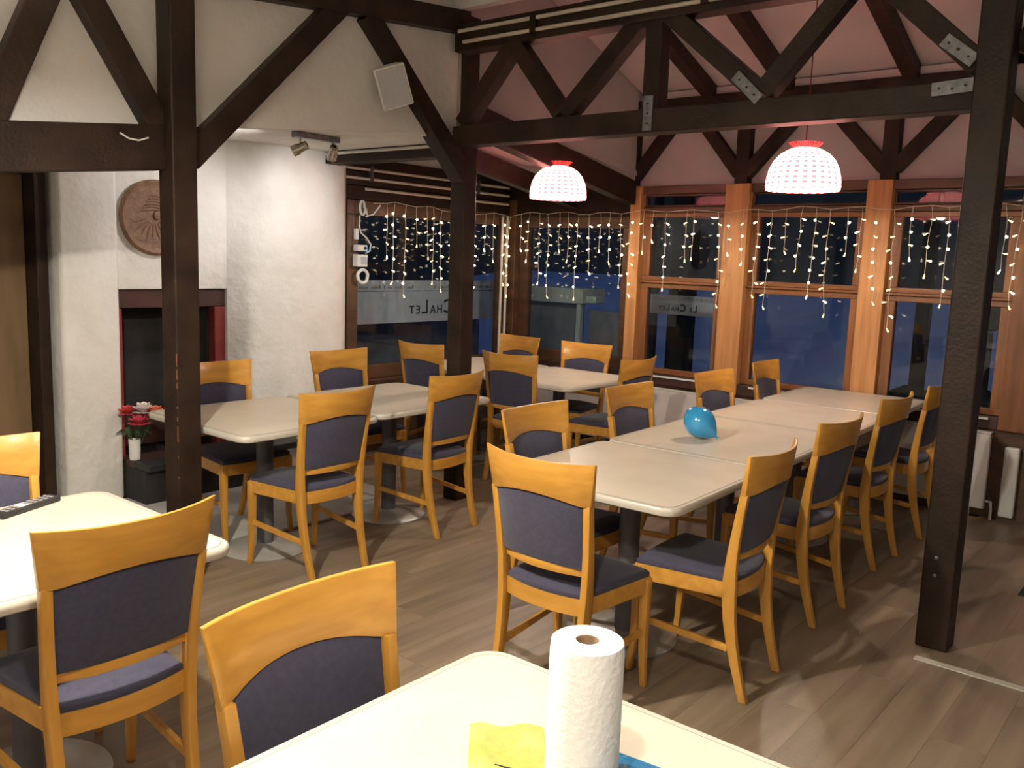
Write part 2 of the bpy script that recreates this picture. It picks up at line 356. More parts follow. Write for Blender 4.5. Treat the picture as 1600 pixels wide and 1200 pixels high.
sub(w1, 'sill', 'brown_frame', MB().box(0.26, 2.24, WV - 0.10, WV + 0.06, 0.545, 0.598), bevel=0.005)
wb = sub(wl, 'apron_board', 'brown_frame', MB().box(0.26, WU, WV - 0.10, WV - 0.005, 0.0, 0.54))
for k, (z0, z1) in enumerate(((2.025, 2.13), (2.135, 2.24), (2.245, 2.42))):
    sub(wl, 'header_board', 'timber', MB().box(0.25, WU, WV - 0.10, WV - 0.012 * k, z0, z1), bevel=0.004)

# ---------------------------------------------------------------- window wall (back)
wk = struct(empty('wall_back', P(WU, 1.0, 0)))
sub(wk, 'corner_post', 'brown_frame', MB().box(WU - 0.06, WU + 0.1, WV - 0.05, WV + 0.075, 0, 2.15), bevel=0.006)
for a, b, mm in ((-0.150, -0.045, 'pine_light'), (0.718, 0.918, 'pine_light'), (1.800, 1.975, 'pine_light'), (2.78, 2.95, 'pine_v'), (3.80, 3.97, 'pine_v')):
    sub(wk, 'post', mm, MB().box(WU - 0.05, WU + 0.1, a, b, 0.60, 2.245), bevel=0.006)
sub(wk, 'plate_beam', 'brown_frame', MB().box(WU - 0.02, WU + 0.12, -0.15, 4.9, 2.18, 2.245), bevel=0.004)
sub(wk, 'low_plate_beam', 'timber', MB().box(WU - 0.04, WU + 0.12, WV, -0.15, 2.0, 2.345), bevel=0.004)
sub(wk, 'sill_beam', 'timber_red', MB().box(WU - 0.035, WU + 0.10, WV, 4.9, 0.60, 0.685), bevel=0.005)
sub(wk, 'apron_wall', 'brown_frame', MB().box(WU, WU + 0.10, WV, 4.9, 0, 0.60))
for a, b in ((0.02, 0.66), (1.02, 1.72), (2.03, 2.72), (3.0, 3.7)):
    sub(wk, 'sill_bar', 'white_plastic', MB().box(WU - 0.045, WU - 0.036, a, b, 0.662, 0.676))
w2 = struct(empty('window_2', P(WU, -0.8, 0)))
frame_rect(w2, 'v', WU, WV + 0.075, -0.15, 0.685, 2.0, 0.10, (0.02, 0.09), 'brown_frame')
pane(w2, 'v', WU + 0.055, -1.30, -0.24, 0.775, 1.91)
for k, (a, b) in enumerate(((-0.045, 0.718), (0.918, 1.800), (1.975, 2.78), (2.95, 3.80))):
    wd = struct(empty('window_%d' % (k + 3), P(WU, (a + b) / 2, 0)))
    sub(wd, 'transom', 'pine', MB().box(WU - 0.01, WU + 0.09, a, b, 1.449, 1.466), bevel=0.003)
    sub(wd, 'head_rail', 'brown_frame', MB().box(WU, WU + 0.10, a, b, 2.03, 2.075), bevel=0.004)
    frame_rect(wd, 'v', WU, a, b, 0.687, 1.448, 0.042, (0.015, 0.075), 'pine', 'sash_rail', 0.07)
    frame_rect(wd, 'v', WU, a, b, 1.467, 2.028, 0.036, (0.02, 0.075), 'pine', 'sash_rail', 0.07)
    pane(wd, 'v', WU + 0.045, a + 0.065, b - 0.065, 0.725, 1.41)
    pane(wd, 'v', WU + 0.045, a + 0.065, b - 0.065, 1.50, 1.995)
    frame_rect(wd, 'v', WU, a, b, 2.077, 2.178, 0.015, (0.02, 0.075), 'brown_frame', 'fanlight_rail')
    pane(wd, 'v', WU + 0.045, a + 0.014, b - 0.014, 2.09, 2.165)
# gable infill and its zigzag timbers
zi0, zi1 = 2.246, 2.93
sub(wk, 'infill_panel', 'panel_board', MB().box(WU + 0.03, WU + 0.10, -0.22, 4.9, zi0, zi1 + 0.1))
sub(wk, 'top_beam', 'timber', MB().box(WU - 0.06, WU + 0.03, -0.22, 2.60, 2.83, 2.93), bevel=0.006)
kings = [-0.165, 0.838, 1.933, 3.03]
for kv in kings: sub(wk, 'king_post', 'timber', MB().box(WU - 0.05, WU + 0.03, kv - 0.055, kv + 0.055, zi0, 2.83), bevel=0.005)
for a, b in zip(kings, kings[1:]):
    mid = (a + b) / 2
    sub(wk, 'brace', 'timber', MB().beam(P(WU - 0.012, a + 0.03, 2.32), P(WU - 0.012, mid - 0.05, 2.83), 0.095, 0.075, (1, 0, 0)), bevel=0.004)
    sub(wk, 'brace', 'timber', MB().beam(P(WU - 0.012, b - 0.03, 2.32), P(WU - 0.012, mid + 0.05, 2.83), 0.095, 0.075, (1, 0, 0)), bevel=0.004)
# ---------------------------------------------------------------- ceilings
CS = 0.35
def zc(u): return 2.985 + CS * (WU - u)
ce = struct(empty('ceiling', (0, 0, 3.2)))
V0, V1 = -0.10, 2.56
sub(ce, 'sloped_panel', 'panel_board', MB().prism([P(WU + 0.1, V0, zc(WU + 0.1)), P(-0.1, V0, zc(-0.1)), P(-0.1, V1, zc(-0.1)), P(WU + 0.1, V1, zc(WU + 0.1))], (0, 0, 0.05)))
sub(ce, 'sloped_panel', 'panel_board', MB().prism([P(WU + 0.1, V1, zc(WU) + 0.42), P(-0.1, V1, zc(-0.1) + 0.42), P(-0.1, 6, zc(-0.1) + 0.42), P(WU + 0.1, 6, zc(WU) + 0.42)], (0, 0, 0.05)))
sub(ce, 'step_panel', 'plaster', MB().prism([P(WU + 0.1, V1, zc(WU)), P(-0.1, V1, zc(-0.1)), P(-0.1, V1, zc(-0.1) + 0.45), P(WU + 0.1, V1, zc(WU) + 0.45)], (0, -0.02, 0)))
sub(ce, 'upper_wall', 'plaster', MB().box(WU + 0.03, WU + 0.1, 2.60, 6, 2.95, 3.6))
sub(ce, 'flat_panel', 'plaster_grey', MB().box(-5.6, -0.1, -0.08, 6, 3.16, 3.22))
sub(ce, 'drop_panel', 'plaster_grey', MB().box(-0.12, -0.06, -0.1, 6, 3.10, 4.3))
sub(ce, 'soffit', 'plaster', MB().box(-3.06, 0.0, WV - 0.4, 0.0, 2.331, 2.37))
# side infill wall above the low roof, and the low roof over the corner
def zl(u, v):
    t = (-0.07 - v) / 1.395
    return (1 - t) * (2.60 - 0.125 * u) + t * 2.335
sub(ce, 'side_panel', 'panel_board', MB().prism([P(0.0, -0.115, zl(0, -0.1)), P(WU + 0.1, -0.115, zl(WU, -0.1) - 0.05), P(WU + 0.1, -0.115, zc(WU)), P(0.0, -0.115, zc(0))], (0, 0.03, 0)))
sub(ce, 'low_panel', 'panel_board', MB().prism([P(-0.02, -0.1, zl(0, -0.1)), P(WU + 0.1, -0.1, zl(WU, -0.1)), P(WU + 0.1, WV - 0.1, zl(WU, WV)), P(-0.02, WV - 0.1, zl(0, WV))], (0, 0, 0.04)))
for vv in (0.53, 1.16, 2.03):
    sub(ce, 'rafter', 'timber', MB().beam(P(WU, vv, zc(WU) - 0.05), P(-0.05, vv, zc(-0.05) - 0.05), 0.10, 0.10, (0, 1, 0)), bevel=0.005)
sub(ce, 'edge_strip', 'panel_board', MB().box(WU - 0.04, WU + 0.03, -0.1, 2.56, 2.932, 2.985))
hip = MB().beam(P(0.05, -0.07, 2.52), P(WU - 0.02, -0.15, 2.185), 0.19, 0.10, (0, 1, 0)).build('rafter_beam', 'timber', bevel=0.006)
tag(hip, 'dark sloping rafter beam above the left red pendant lamp', 'beam')
hs2 = MB().beam(P(0.06, -0.62, 2.44), P(WU - 0.02, -0.75, 2.14), 0.15, 0.09, (0, 1, 0)).build('rafter_beam', 'timber', bevel=0.006)
tag(hs2, 'lower dark rafter beam sloping down to the corner window', 'beam')
# unseen sides of the room
struct(MB().box(-5.7, -5.6, -1.7, 6, 0, 3.2).build('wall_front', 'plaster_grey'))
struct(MB().box(-5.6, WU + 0.1, 6.0, 6.1, 0, 4.4).build('wall_right', 'plaster_grey'))
sub(wk, 'wall_panel', 'plaster_grey', MB().box(WU, WU + 0.1, 4.9, 6, 0, 3.0))

# ---------------------------------------------------------------- posts, trusses
def timber_post(label, u, v, h, s=0.125, z0=0.0):
    o = MB().lbox(-s / 2, s / 2, -s / 2, s / 2, 0, h).build('timber_post', 'timber', loc=P(u, v, z0 + 0.0005), bevel=0.008); tag(o, label, 'post'); return o
p1 = timber_post('dark timber post at the end of the left dining tables, in front of the fireplace', -2.0, 0.085, 3.15)
p2 = timber_post('dark timber corner post between the left tables and the far corner table', 0.03, -0.005, 3.09, 0.12)
p3 = timber_post('dark scuffed timber post on the right beside the threshold strip', -0.165, 3.07, 3.09, 0.13)
wear = MB()
for z, l, ww in ((1.06, 0.06, .004), (1.00, 0.045, .0025), (0.955, 0.025, .002), (0.86, 0.012, .003), (0.80, 0.02, .002), (0.745, 0.03, .003), (0.70, 0.05, .0045), (0.62, 0.01, .003), (0.52, 0.012, .002)):
    wear.lbox(-0.0629, -0.0600 + ww * 0.2, -0.0629, -0.0612 + ww * 0.5, z, z + l)
wear.build('worn_edge', 'pine', p1)
for dz in (0.33, 0.41): MB().lathe([(0.0, 0), (0.008, 0.001), (0.008, 0.006), (0.0, 0.008)], 10, c=(-0.065, 0.012, dz), M=Matrix.Rotation(rad(-90), 4, 'Y'), caps=False).build('bolt', 'steel', p3)
tb = tag(empty('timber_truss', P(-0.09, 1.5, 2.3)), 'dark timber truss with zigzag braces spanning to the right post', 'truss')
UB = -0.09
sub(tb, 'bottom_chord', 'timber', MB().box(UB - 0.06, UB + 0.06, 0.055, 3.01, 2.285, 2.405), bevel=0.006)
sub(tb, 'top_chord', 'timber', MB().box(UB - 0.06, UB + 0.06, 0.055, 3.01, 2.845, 3.00), bevel=0.006)
for (a, za), (b, zb) in (((0.10, 2.42), (0.50, 2.86)), ((0.50, 2.86), (0.86, 2.43)), ((0.88, 2.42), (1.37, 2.88)), ((1.52, 2.88), (2.05, 2.43)), ((2.06, 2.44), (2.45, 2.88)), ((2.57, 2.87), (3.00, 2.46))):
    sub(tb, 'brace', 'timber', MB().beam(P(UB + random.uniform(-.01, .01), a, za), P(UB, b, zb), 0.095, 0.09, (1, 0, 0)), bevel=0.005)
sub(tb, 'king_post', 'timber', MB().box(UB - 0.05, UB + 0.05, 1.405, 1.50, 2.40, 2.90), bevel=0.005)
for vv, zz in ((1.452, 2.33), (1.452, 2.38), (1.452, 2.43), (1.955, 2.50), (1.995, 2.462), (2.035, 2.424), (2.86, 2.378), (2.91, 2.372), (2.96, 2.382), (2.88, 2.558), (2.92, 2.528), (2.96, 2.495)):
    sub(tb, 'bolt', 'black', MB().lathe([(0.0055, 0.0), (0.0055, 0.004), (0.0, 0.005)], 8, c=P(UB - 0.0662, vv, zz), M=Matrix.Rotation(rad(-90), 4, 'Y'), caps=False))
pl = MB().box(UB - 0.066, UB - 0.060, 1.425, 1.48, 2.295, 2.47); sub(tb, 'steel_plate', 'steel', pl)
sub(tb, 'steel_plate', 'steel', MB().beam(P(UB - 0.063, 1.93, 2.525), P(UB - 0.063, 2.06, 2.40), 0.055, 0.006, (1, 0, 0)))
sub(tb, 'steel_plate', 'steel', MB().beam(P(UB - 0.063, 2.83, 2.375), P(UB - 0.063, 3.0, 2.385), 0.055, 0.006, (1, 0, 0)))
sub(tb, 'steel_plate', 'steel', MB().beam(P(UB - 0.063, 2.86, 2.575), P(UB - 0.063, 2.985, 2.475), 0.055, 0.006, (1, 0, 0)))
b4 = sub(tb, 'brace', 'timber', MB().beam(P(UB, 3.145, 2.50), P(UB, 3.46, 3.02), 0.095, 0.09, (1, 0, 0)), bevel=0.005)
# upper wall between the two left posts
ua = struct(empty('wall_upper', P(-1.5, 0, 2.2)))
sub(ua, 'infill_panel', 'plaster_grey', MB().prism([P(u, -0.045, z) for u, z in ((-3.5, 2.0), (-2.06, 2.12), (-1.94, 2.175), (-0.5, 2.33), (-0.03, 2.34), (-0.03, 3.16), (-3.5, 3.16))], (0, -0.05, 0)))
sub(ua, 'beam', 'timber', MB().beam(P(-3.5, 0.02, 1.905), P(-2.06, 0.02, 2.06), 0.20, 0.13, (0, 1, 0)), bevel=0.006)
sub(ua, 'top_beam', 'timber', MB().beam(P(-3.4, 0.02, 2.72), P(-0.03, 0.02, 3.04), 0.13, 0.13, (0, 1, 0)), bevel=0.006)
for (a, za), (b, zb) in (((-2.44, 2.74), (-2.02, 2.07)), ((-2.50, 2.74), (-2.80, 2.05)), ((-1.93, 2.02), (-1.02, 2.93)), ((-0.84, 2.92), (-0.015, 2.115))):
    sub(ua, 'brace', 'timber', MB().beam(P(a, 0.02, za), P(b, 0.02, zb), 0.115, 0.115, (0, 1, 0)), bevel=0.005)
sub(ua, 'cross_beam', 'timber', MB().box(-0.04, 0.10, WV, -0.07, 2.245, 2.41), bevel=0.005)
tag(MB().tube([P(-2.275, 0.0925, 2.098), P(-2.235, 0.094, 2.078), P(-2.19, 0.094, 2.075), P(-2.145, 0.0925, 2.092)], 0.004, 6).build('loose_wire', 'white_plastic', smooth=True), 'short loose white wire on the beam left of the first post', 'wire')
# conduits
cn = tag(empty('conduit_run', P(-0.16, 1.5, 2.9)), 'two white conduits along the top of the zigzag truss', 'conduit')
for zz, v0 in ((2.958, 0.10), (2.892, 0.14)): sub(cn, 'pipe', 'conduit', MB().tube([P(UB - 0.072, v0, zz), P(UB - 0.072, 3.0, zz)], 0.011, 10), smooth=True)
for vv in (0.68, 1.75, 2.6): sub(cn, 'clip', 'timber', MB().box(UB - 0.086, UB - 0.060, vv - 0.02, vv + 0.02, 2.875, 2.975))
cn = tag(empty('conduit_run', P(-0.05, 0, 2.4)), 'two short white conduits running up the corner post', 'conduit')
for uu, vv in ((-0.098, -0.028), (-0.072, 0.006)): sub(cn, 'pipe', 'conduit', MB().tube([P(uu, vv, 2.40), P(uu, vv, 2.86)], 0.010, 10), smooth=True)
cn = tag(empty('conduit_run', P(0, -0.7, 2.35)), 'two white conduits on the cross beam beside the spotlights', 'conduit')
for zz in (2.385, 2.312): sub(cn, 'pipe', 'conduit', MB().tube([P(-0.052, -1.30, zz), P(-0.052, -0.09, zz)], 0.011, 10), smooth=True)
cn = tag(empty('conduit_run', P(1.3, WV, 2.2)), 'three white conduits on the boards above the left window', 'conduit')
for zz, u0 in ((2.258, 0.26), (2.186, 0.26), (2.108, 0.46)): sub(cn, 'pipe', 'conduit', MB().tube([P(u0, WV + 0.014, zz), P(2.2, WV + 0.014, zz - 0.005)], 0.011, 10), smooth=True)
for uu in (0.50, 1.75): sub(cn, 'clip', 'dark_metal', MB().box(uu, uu + 0.025, WV, WV + 0.035, 2.165, 2.285))
cn = tag(empty('conduit_run', P(2.2, WV, 1)), 'two white vertical pipes in the window corner', 'pipe')
for uu in (2.12, 2.19): sub(cn, 'pipe', 'conduit', MB().tube([P(uu, WV + 0.018, 0.60), P(uu, WV + 0.018, 1.99)], 0.013, 10), smooth=True)
# radiators
def radiator(v0, v1, z1, label):
    r = tag(empty('radiator', P(2.22, (v0 + v1) / 2, 0.0)), label, 'radiator', 'panel radiators under the windows')
    sub(r, 'panel', 'radiator', MB().box(2.195, 2.215, v0, v1, 0.07, z1), bevel=0.006)
    sub(r, 'back_panel', 'radiator', MB().box(2.25, 2.265, v0 + 0.01, v1 - 0.01, 0.07, z1 - 0.01), bevel=0.004)
    sub(r, 'top_grille', 'radiator', MB().box(2.195, 2.265, v0, v1, z1 + 0.001, z1 + 0.012), bevel=0.003)
    sub(r, 'end_cap', 'radiator', MB().box(2.2155, 2.2495, v1 - 0.012, v1 - 0.002, 0.07, z1 - 0.002))
    for vv in (v0 + 0.1, v1 - 0.1): sub(r, 'bracket', 'radiator', MB().box(2.222, 2.245, vv - 0.012, vv + 0.012, 0.0005, 0.3))
    sub(r, 'valve', 'white_plastic', MB().tube([P(2.232, v1 + 0.002, 0.12), P(2.232, v1 + 0.035, 0.12), P(2.232, v1 + 0.04, 0.06), P(2.232, v1 + 0.04, 0.0005)], 0.009, 8), smooth=True)
radiator(-1.32, -0.18, 0.55, 'grey panel radiator under the window behind the far corner table')
radiator(-0.08, 1.60, 0.565, 'long grey panel radiator behind the left row of chairs')
radiator(1.78, 2.76, 0.575, 'grey panel radiator beside the right post, under the right window')
tag(MB().box(2.235, 2.285, 2.84, 2.93, 0.03, 0.50).build('pipe_cover', 'white_plastic', bevel=0.012), 'narrow white pipe cover right of the last radiator', 'pipe cover')

# ---------------------------------------------------------------- dining tables
TZ = 0.745
def rounded(hx, hy, r, n=6):
    pts = []
    for cx, cy, a0 in ((hx - r, hy - r, 0), (-hx + r, hy - r, 90), (-hx + r, -hy + r, 180), (hx - r, -hy + r, 270)):
        for k in range(n + 1):
            a = rad(a0 + 90 * k / n); pts.append((cx + r * math.cos(a), cy + r * math.sin(a)))
    return pts
def table(label, u0, u1, v0, v1, rz=0.0, col=None):
    hx, hy = (u1 - u0) / 2 - 0.002, (v1 - v0) / 2 - 0.002
    t = empty('dining_table', P((u0 + u1) / 2, (v0 + v1) / 2, 0.0008), rz); tag(t, label, 'table', 'pale laminate pedestal tables')
    R = 0.07; rings = []
    for ins, z in ((0.012, TZ - 0.036), (0.003, TZ - 0.030), (0.0, TZ - 0.018), (0.0015, TZ - 0.006), (0.006, TZ - 0.0012), (0.022, TZ - 0.0008)):
        rings.append([(x, y, z) for x, y in rounded(hx - ins, hy - ins, R - ins * 0.5)])
    MB().loft(rings).build('edge_band', 'edge_band', t, smooth=True)
    MB().loft([[(x, y, TZ - 0.0007) for x, y in rounded(hx - 0.020, hy - 0.020, R - 0.01)], [(x, y, TZ - 0.0003) for x, y in rounded(hx - 0.020, hy - 0.020, R - 0.01)]]).build('inlay_line', 'inlay', t)
    MB().loft([[(x, y, TZ - 0.0006) for x, y in rounded(hx - 0.023, hy - 0.023, R - 0.0115)], [(x, y, TZ) for x, y in rounded(hx - 0.023, hy - 0.023, R - 0.0115)]]).build('tabletop', 'laminate', t)
    MB().lathe([(0.045, 0.03), (0.045, TZ - 0.06)], 20).build('column', 'column', t, smooth=True)
    MB().lbox(-0.17, 0.17, -0.17, 0.17, TZ - 0.056, TZ - 0.0365).build('top_plate', 'dark_metal', t)
    MB().lathe([(0.225, 0.0), (0.228, 0.008), (0.22, 0.014), (0.12, 0.026), (0.055, 0.034), (0.045, 0.04)], 40).build('base', 'base_metal', t, smooth=True)
    return t
rz_m = rad(1.9)
def mrow(u): return 2.045 - (u + 1.5) * 0.0335
rows = [-1.505, -0.600, 0.450, 1.35, 2.235]
for i, lb in enumerate(('near table of the long right row, closest to the paper roll', 'second table of the long right row with the blue balloon on it', 'third table of the long right row, behind the blue balloon', 'last table of the long right row, against the window sill')):
    a, b = rows[i], rows[i + 1]; m = mrow((a + b) / 2)
    table('pale laminate ' + lb, a + 0.0025, b - 0.0025, m - 0.432, m + 0.432, rz_m)
table('pale laminate table beside the left timber post, seen past the fireplace', -1.905, -1.035, -0.475, 0.445)
table('pale laminate table beside the corner post, second of the left pair', -1.028, -0.075, -0.475, 0.405)
table('pale laminate table in the far corner, on its window side', 0.64, 1.56, -1.21, -0.382)
table('pale laminate table at the far corner, its free end toward the long row', 0.64, 1.56, -0.376, 0.45)
table('pale laminate table with the black remote control on it', -3.66, -2.765, 0.865, 1.73)
table('brightly lit white table in the foreground with the paper roll', -3.66, -2.762, 2.712, 3.57)

# ---------------------------------------------------------------- chairs
def chair_proto():
    c = empty('dining_chair')
    zs = [0, .06, .14, .22, .31, .40, .46, .54, .63, .72, .80]
    ys = [-.245, -.227, -.205, -.187, -.173, -.166, -.166, -.171, -.181, -.194, -.207]
    dp = [.030, .032, .036, .041, .047, .052, .050, .042, .036, .032, .030]
    def yb(z):
        for i in range(len(zs) - 1):
            if zs[i] <= z <= zs[i + 1]:
                t = (z - zs[i]) / (zs[i + 1] - zs[i]); return ys[i] + (ys[i + 1] - ys[i]) * t
        return ys[-1] - (z - zs[-1]) * 0.155
    def xb(z): return 0.170 + 0.014 * min(1, z / 0.42) + 0.026 * max(0, (z - 0.42) / 0.5)
    for sx in (-1, 1):
        rings = []
        for z, y, d in zip(zs, ys, dp):
            x = xb(z) * sx; wx = 0.0135
            rings.append([(x - wx, y - d / 2, z), (x + wx, y - d / 2, z), (x + wx, y + d / 2, z), (x - wx, y + d / 2, z)])
        MB().loft(rings).build('rear_leg', 'beech_v', c, bevel=0.003, smooth=True)
        fr = []
        for z, y, xo, h in ((0, .222, .004, .0115), (.1, .212, .001, .013), (.22, .206, 0, .0155), (.38, .205, 0, .0175), (.44, .205, 0, .0175)):
            x = (0.203 + xo) * sx; fr.append([(x - h, y - h, z), (x + h, y - h, z), (x + h, y + h, z), (x - h, y + h, z)])
        MB().loft(fr).build('front_leg', 'beech_v', c, bevel=0.003, smooth=True)
        MB().beam((0.199 * sx, 0.195, 0.225), (0.178 * sx, -0.172, 0.195), 0.026, 0.016, (1, 0, 0)).build('stretcher', 'beech', c, bevel=0.002)
    # curved top rail, bowed backwards, arched lower edge
    HW, BOW = 0.228, 0.054
    n = 20; rings = []
    for i in range(n + 1):
        s = -1 + 2 * i / n; bow = -BOW * (1 - abs(s) ** 2.2)
        zb = 0.795 + 0.028 * max(0, 1 - (s / 0.86) ** 2); zt = 0.950 - 0.009 * (1 - s * s)
        hw0 = HW - 0.0095; 
        xbm, xt = s * hw0, s * (HW + 0.011)
        y0, y1 = yb(zb) + 0.003 + bow, yb(zt) + 0.005 + bow
        th = 0.011
        rings.append([(xbm, y0 - th, zb), (xt, y1 - th * 0.55, zt), (xt, y1 + th * 0.55, zt), (xbm, y0 + th, zb)])
    MB().loft(rings).build('top_rail', 'beech', c, bevel=0.0025, smooth=True)
    def pad(off, thick, inset, zlo, sgn):
        R = []
        nx, nz = 14, 8; grid = []
        for j in range(nz + 1):
            row_ = []
            for i in range(nx + 1):
                s = -1 + 2 * i / nx
                zt = 0.795 + 0.028 * max(0, 1 - (s * 0.80 / 0.86) ** 2) - 0.001
                z = zlo + (zt - zlo) * j / nz
                x = s * (xb(z) - 0.0145 - inset)
                e = (1 - abs(s) ** 5) * (1 - abs(2 * j / nz - 1) ** 5)
                y = yb(z) + 0.004 - BOW * (1 - abs(s * 0.85) ** 2.2) * (0.55 + 0.42 * j / nz) + sgn * (off + thick * e)
                row_.append((x, y, z))
            grid.append(row_)
        return grid
    f = pad(0.004, 0.017, 0.0, 0.562, 1); bk = pad(0.004, 0.008, 0.0, 0.562, -1)
    m = MB(); bm = m.bm
    gv = [[[bm.verts.new(p) for p in r] for r in g] for g in (f, bk)]
    for g in gv:
        for a, b in zip(g, g[1:]):
            for i in range(len(a) - 1): bm.faces.new([a[i], a[i + 1], b[i + 1], b[i]])
    A, B = gv
    for i in range(len(A[0]) - 1):
        bm.faces.new([A[0][i], A[0][i + 1], B[0][i + 1], B[0][i]]); bm.faces.new([A[-1][i], A[-1][i + 1], B[-1][i + 1], B[-1][i]])
    for j in range(len(A) - 1):
        bm.faces.new([A[j][0], A[j + 1][0], B[j + 1][0], B[j][0]]); bm.faces.new([A[j][-1], A[j + 1][-1], B[j + 1][-1], B[j][-1]])
    m.build('back_pad', 'fabric', c, smooth=True)
    rings = []
    for i in range(13):
        s = -1 + 2 * i / 12; x = s * 0.176; y = yb(0.545) + 0.012 - 0.034 * (1 - s * s)
        rings.append([(x, y - .010, .532), (x, y - .010, .561), (x, y + .010, .561), (x, y + .010, .532)])
    MB().loft(rings).build('lower_rail', 'beech', c, bevel=0.002, smooth=True)
    # seat frame and cushion outlines
    def outline(ins):
        pts = [(-0.212 + ins, 0.222 - ins), ]
        pts = []
        for k in range(9): s = -1 + k / 4; pts.append((s * (0.215 - ins), 0.216 - ins + 0.012 * (1 - s * s)))
        for k in range(9): s = 1 - k / 4; pts.append((s * (0.176 - ins), -0.165 + ins - 0.030 * (1 - s * s)))
        return pts
    rg = [[(x, y, z) for x, y in outline(i)] for i, z in ((0.0, 0.385), (0.0, 0.446), (0.018, 0.446), (0.018, 0.385))]
    m = MB(); rs = [[m.bm.verts.new(p) for p in r] for r in rg]; k = len(rs[0])
    for a in range(4):
        for i in range(k): m.bm.faces.new([rs[a][i], rs[a][(i + 1) % k], rs[(a + 1) % 4][(i + 1) % k], rs[(a + 1) % 4][i]])
    m.build('seat_frame', 'beech', c, smooth=True)
    MB().loft([[(x, y, z) for x, y in outline(i)] for i, z in ((0.014, 0.43), (0.004, 0.449), (0.004, 0.462), (0.014, 0.474), (0.045, 0.484), (0.10, 0.490))]).build('seat_cushion', 'fabric', c, smooth=True)
    return c
proto = chair_proto()
GR = 'beech dining chairs with slate blue upholstery'
# (rail centre u, v, facing, twist, label)
F_MB, F_PB, F_PA, F_MA = 0, 180, -90, 90
chairs = [
 (-3.160, 1.850, F_MB, 0, 'beech chair in the left foreground, its back to the camera, at the remote control table'),
 (-3.165, 2.590, F_PB, 2, 'beech chair tucked into the bright foreground table, its padded front toward the camera'),
 (-3.150, 0.720, F_PB, 0, 'beech chair at the left picture edge, beyond the table with the remote control'),
 (-1.455, 0.575, F_MB, 1, 'beech chair at the left tables, back to the camera, nearest the fireplace post'),
 (-0.525, 0.495, F_MB, 3, 'beech chair at the left tables, back to the camera, in front of the corner post'),
 (-1.415, -0.590, F_PB, -2, 'beech chair right of the left post, facing the camera, fireplace behind it'),
 (-0.410, -0.705, F_PB, -2, 'beech chair in front of the white chimney, left of the corner post'),
 (0.545, -0.900, F_PA, 2, 'beech chair half hidden behind the corner post, back to the camera'),
 (0.570, -0.045, F_PA, 6, 'beech chair just right of the corner post, back to the camera, at the far table'),
 (1.700, -0.870, F_MA, -5, 'beech chair deep in the window corner, on the far side of the far tables'),
 (1.690, -0.120, F_MA, 5, 'beech chair before the second window, right one on the far side of the far tables'),
 (1.130, 0.700, F_MB, 1, 'beech chair at the free end of the far corner table, seat turned to the left'),
 (-0.105, 1.405, F_PB, 0, 'second chair on the left side of the long right row, left of the balloon'),
 (-1.050, 1.490, F_PB, -1, 'first chair on the left side of the long right row, nearest the camera'),
 (0.880, 1.405, F_PB, -3, 'third chair on the left side of the long right row, above the balloon'),
 (1.780, 1.360, F_PB, 2, 'fourth chair on the left side of the long right row, closest to the windows'),
 (-1.840, 2.130, F_PA, 0, 'beech chair at the near head of the long right row, back to the camera'),
 (-1.085, 2.650, F_MB, 3, 'first chair on the right side of the long right row, nearest the camera'),
 (-0.185, 2.595, F_MB, -3, 'second chair on the right side of the long right row'),
 (0.805, 2.545, F_MB, -2, 'third chair on the right side of the long right row, left of the right post'),
 (1.600, 2.560, F_MB, 0, 'last chair on the right of the long right row, half hidden by the post'),
]
for i, (ru, rv, fd, tw, lb) in enumerate(chairs):
    o = proto if i == 0 else copy_tree(proto)
    fx, fy = math.cos(rad(fd + 90)), math.sin(rad(fd + 90))
    o.location = (ru + fx * 0.225, -rv + fy * 0.225, 0.016 if (rv < -0.3 and ru < -0.1) else 0.001); o.rotation_euler = (0, 0, rad(fd + tw))
    tag(o, lb, 'chair', GR)

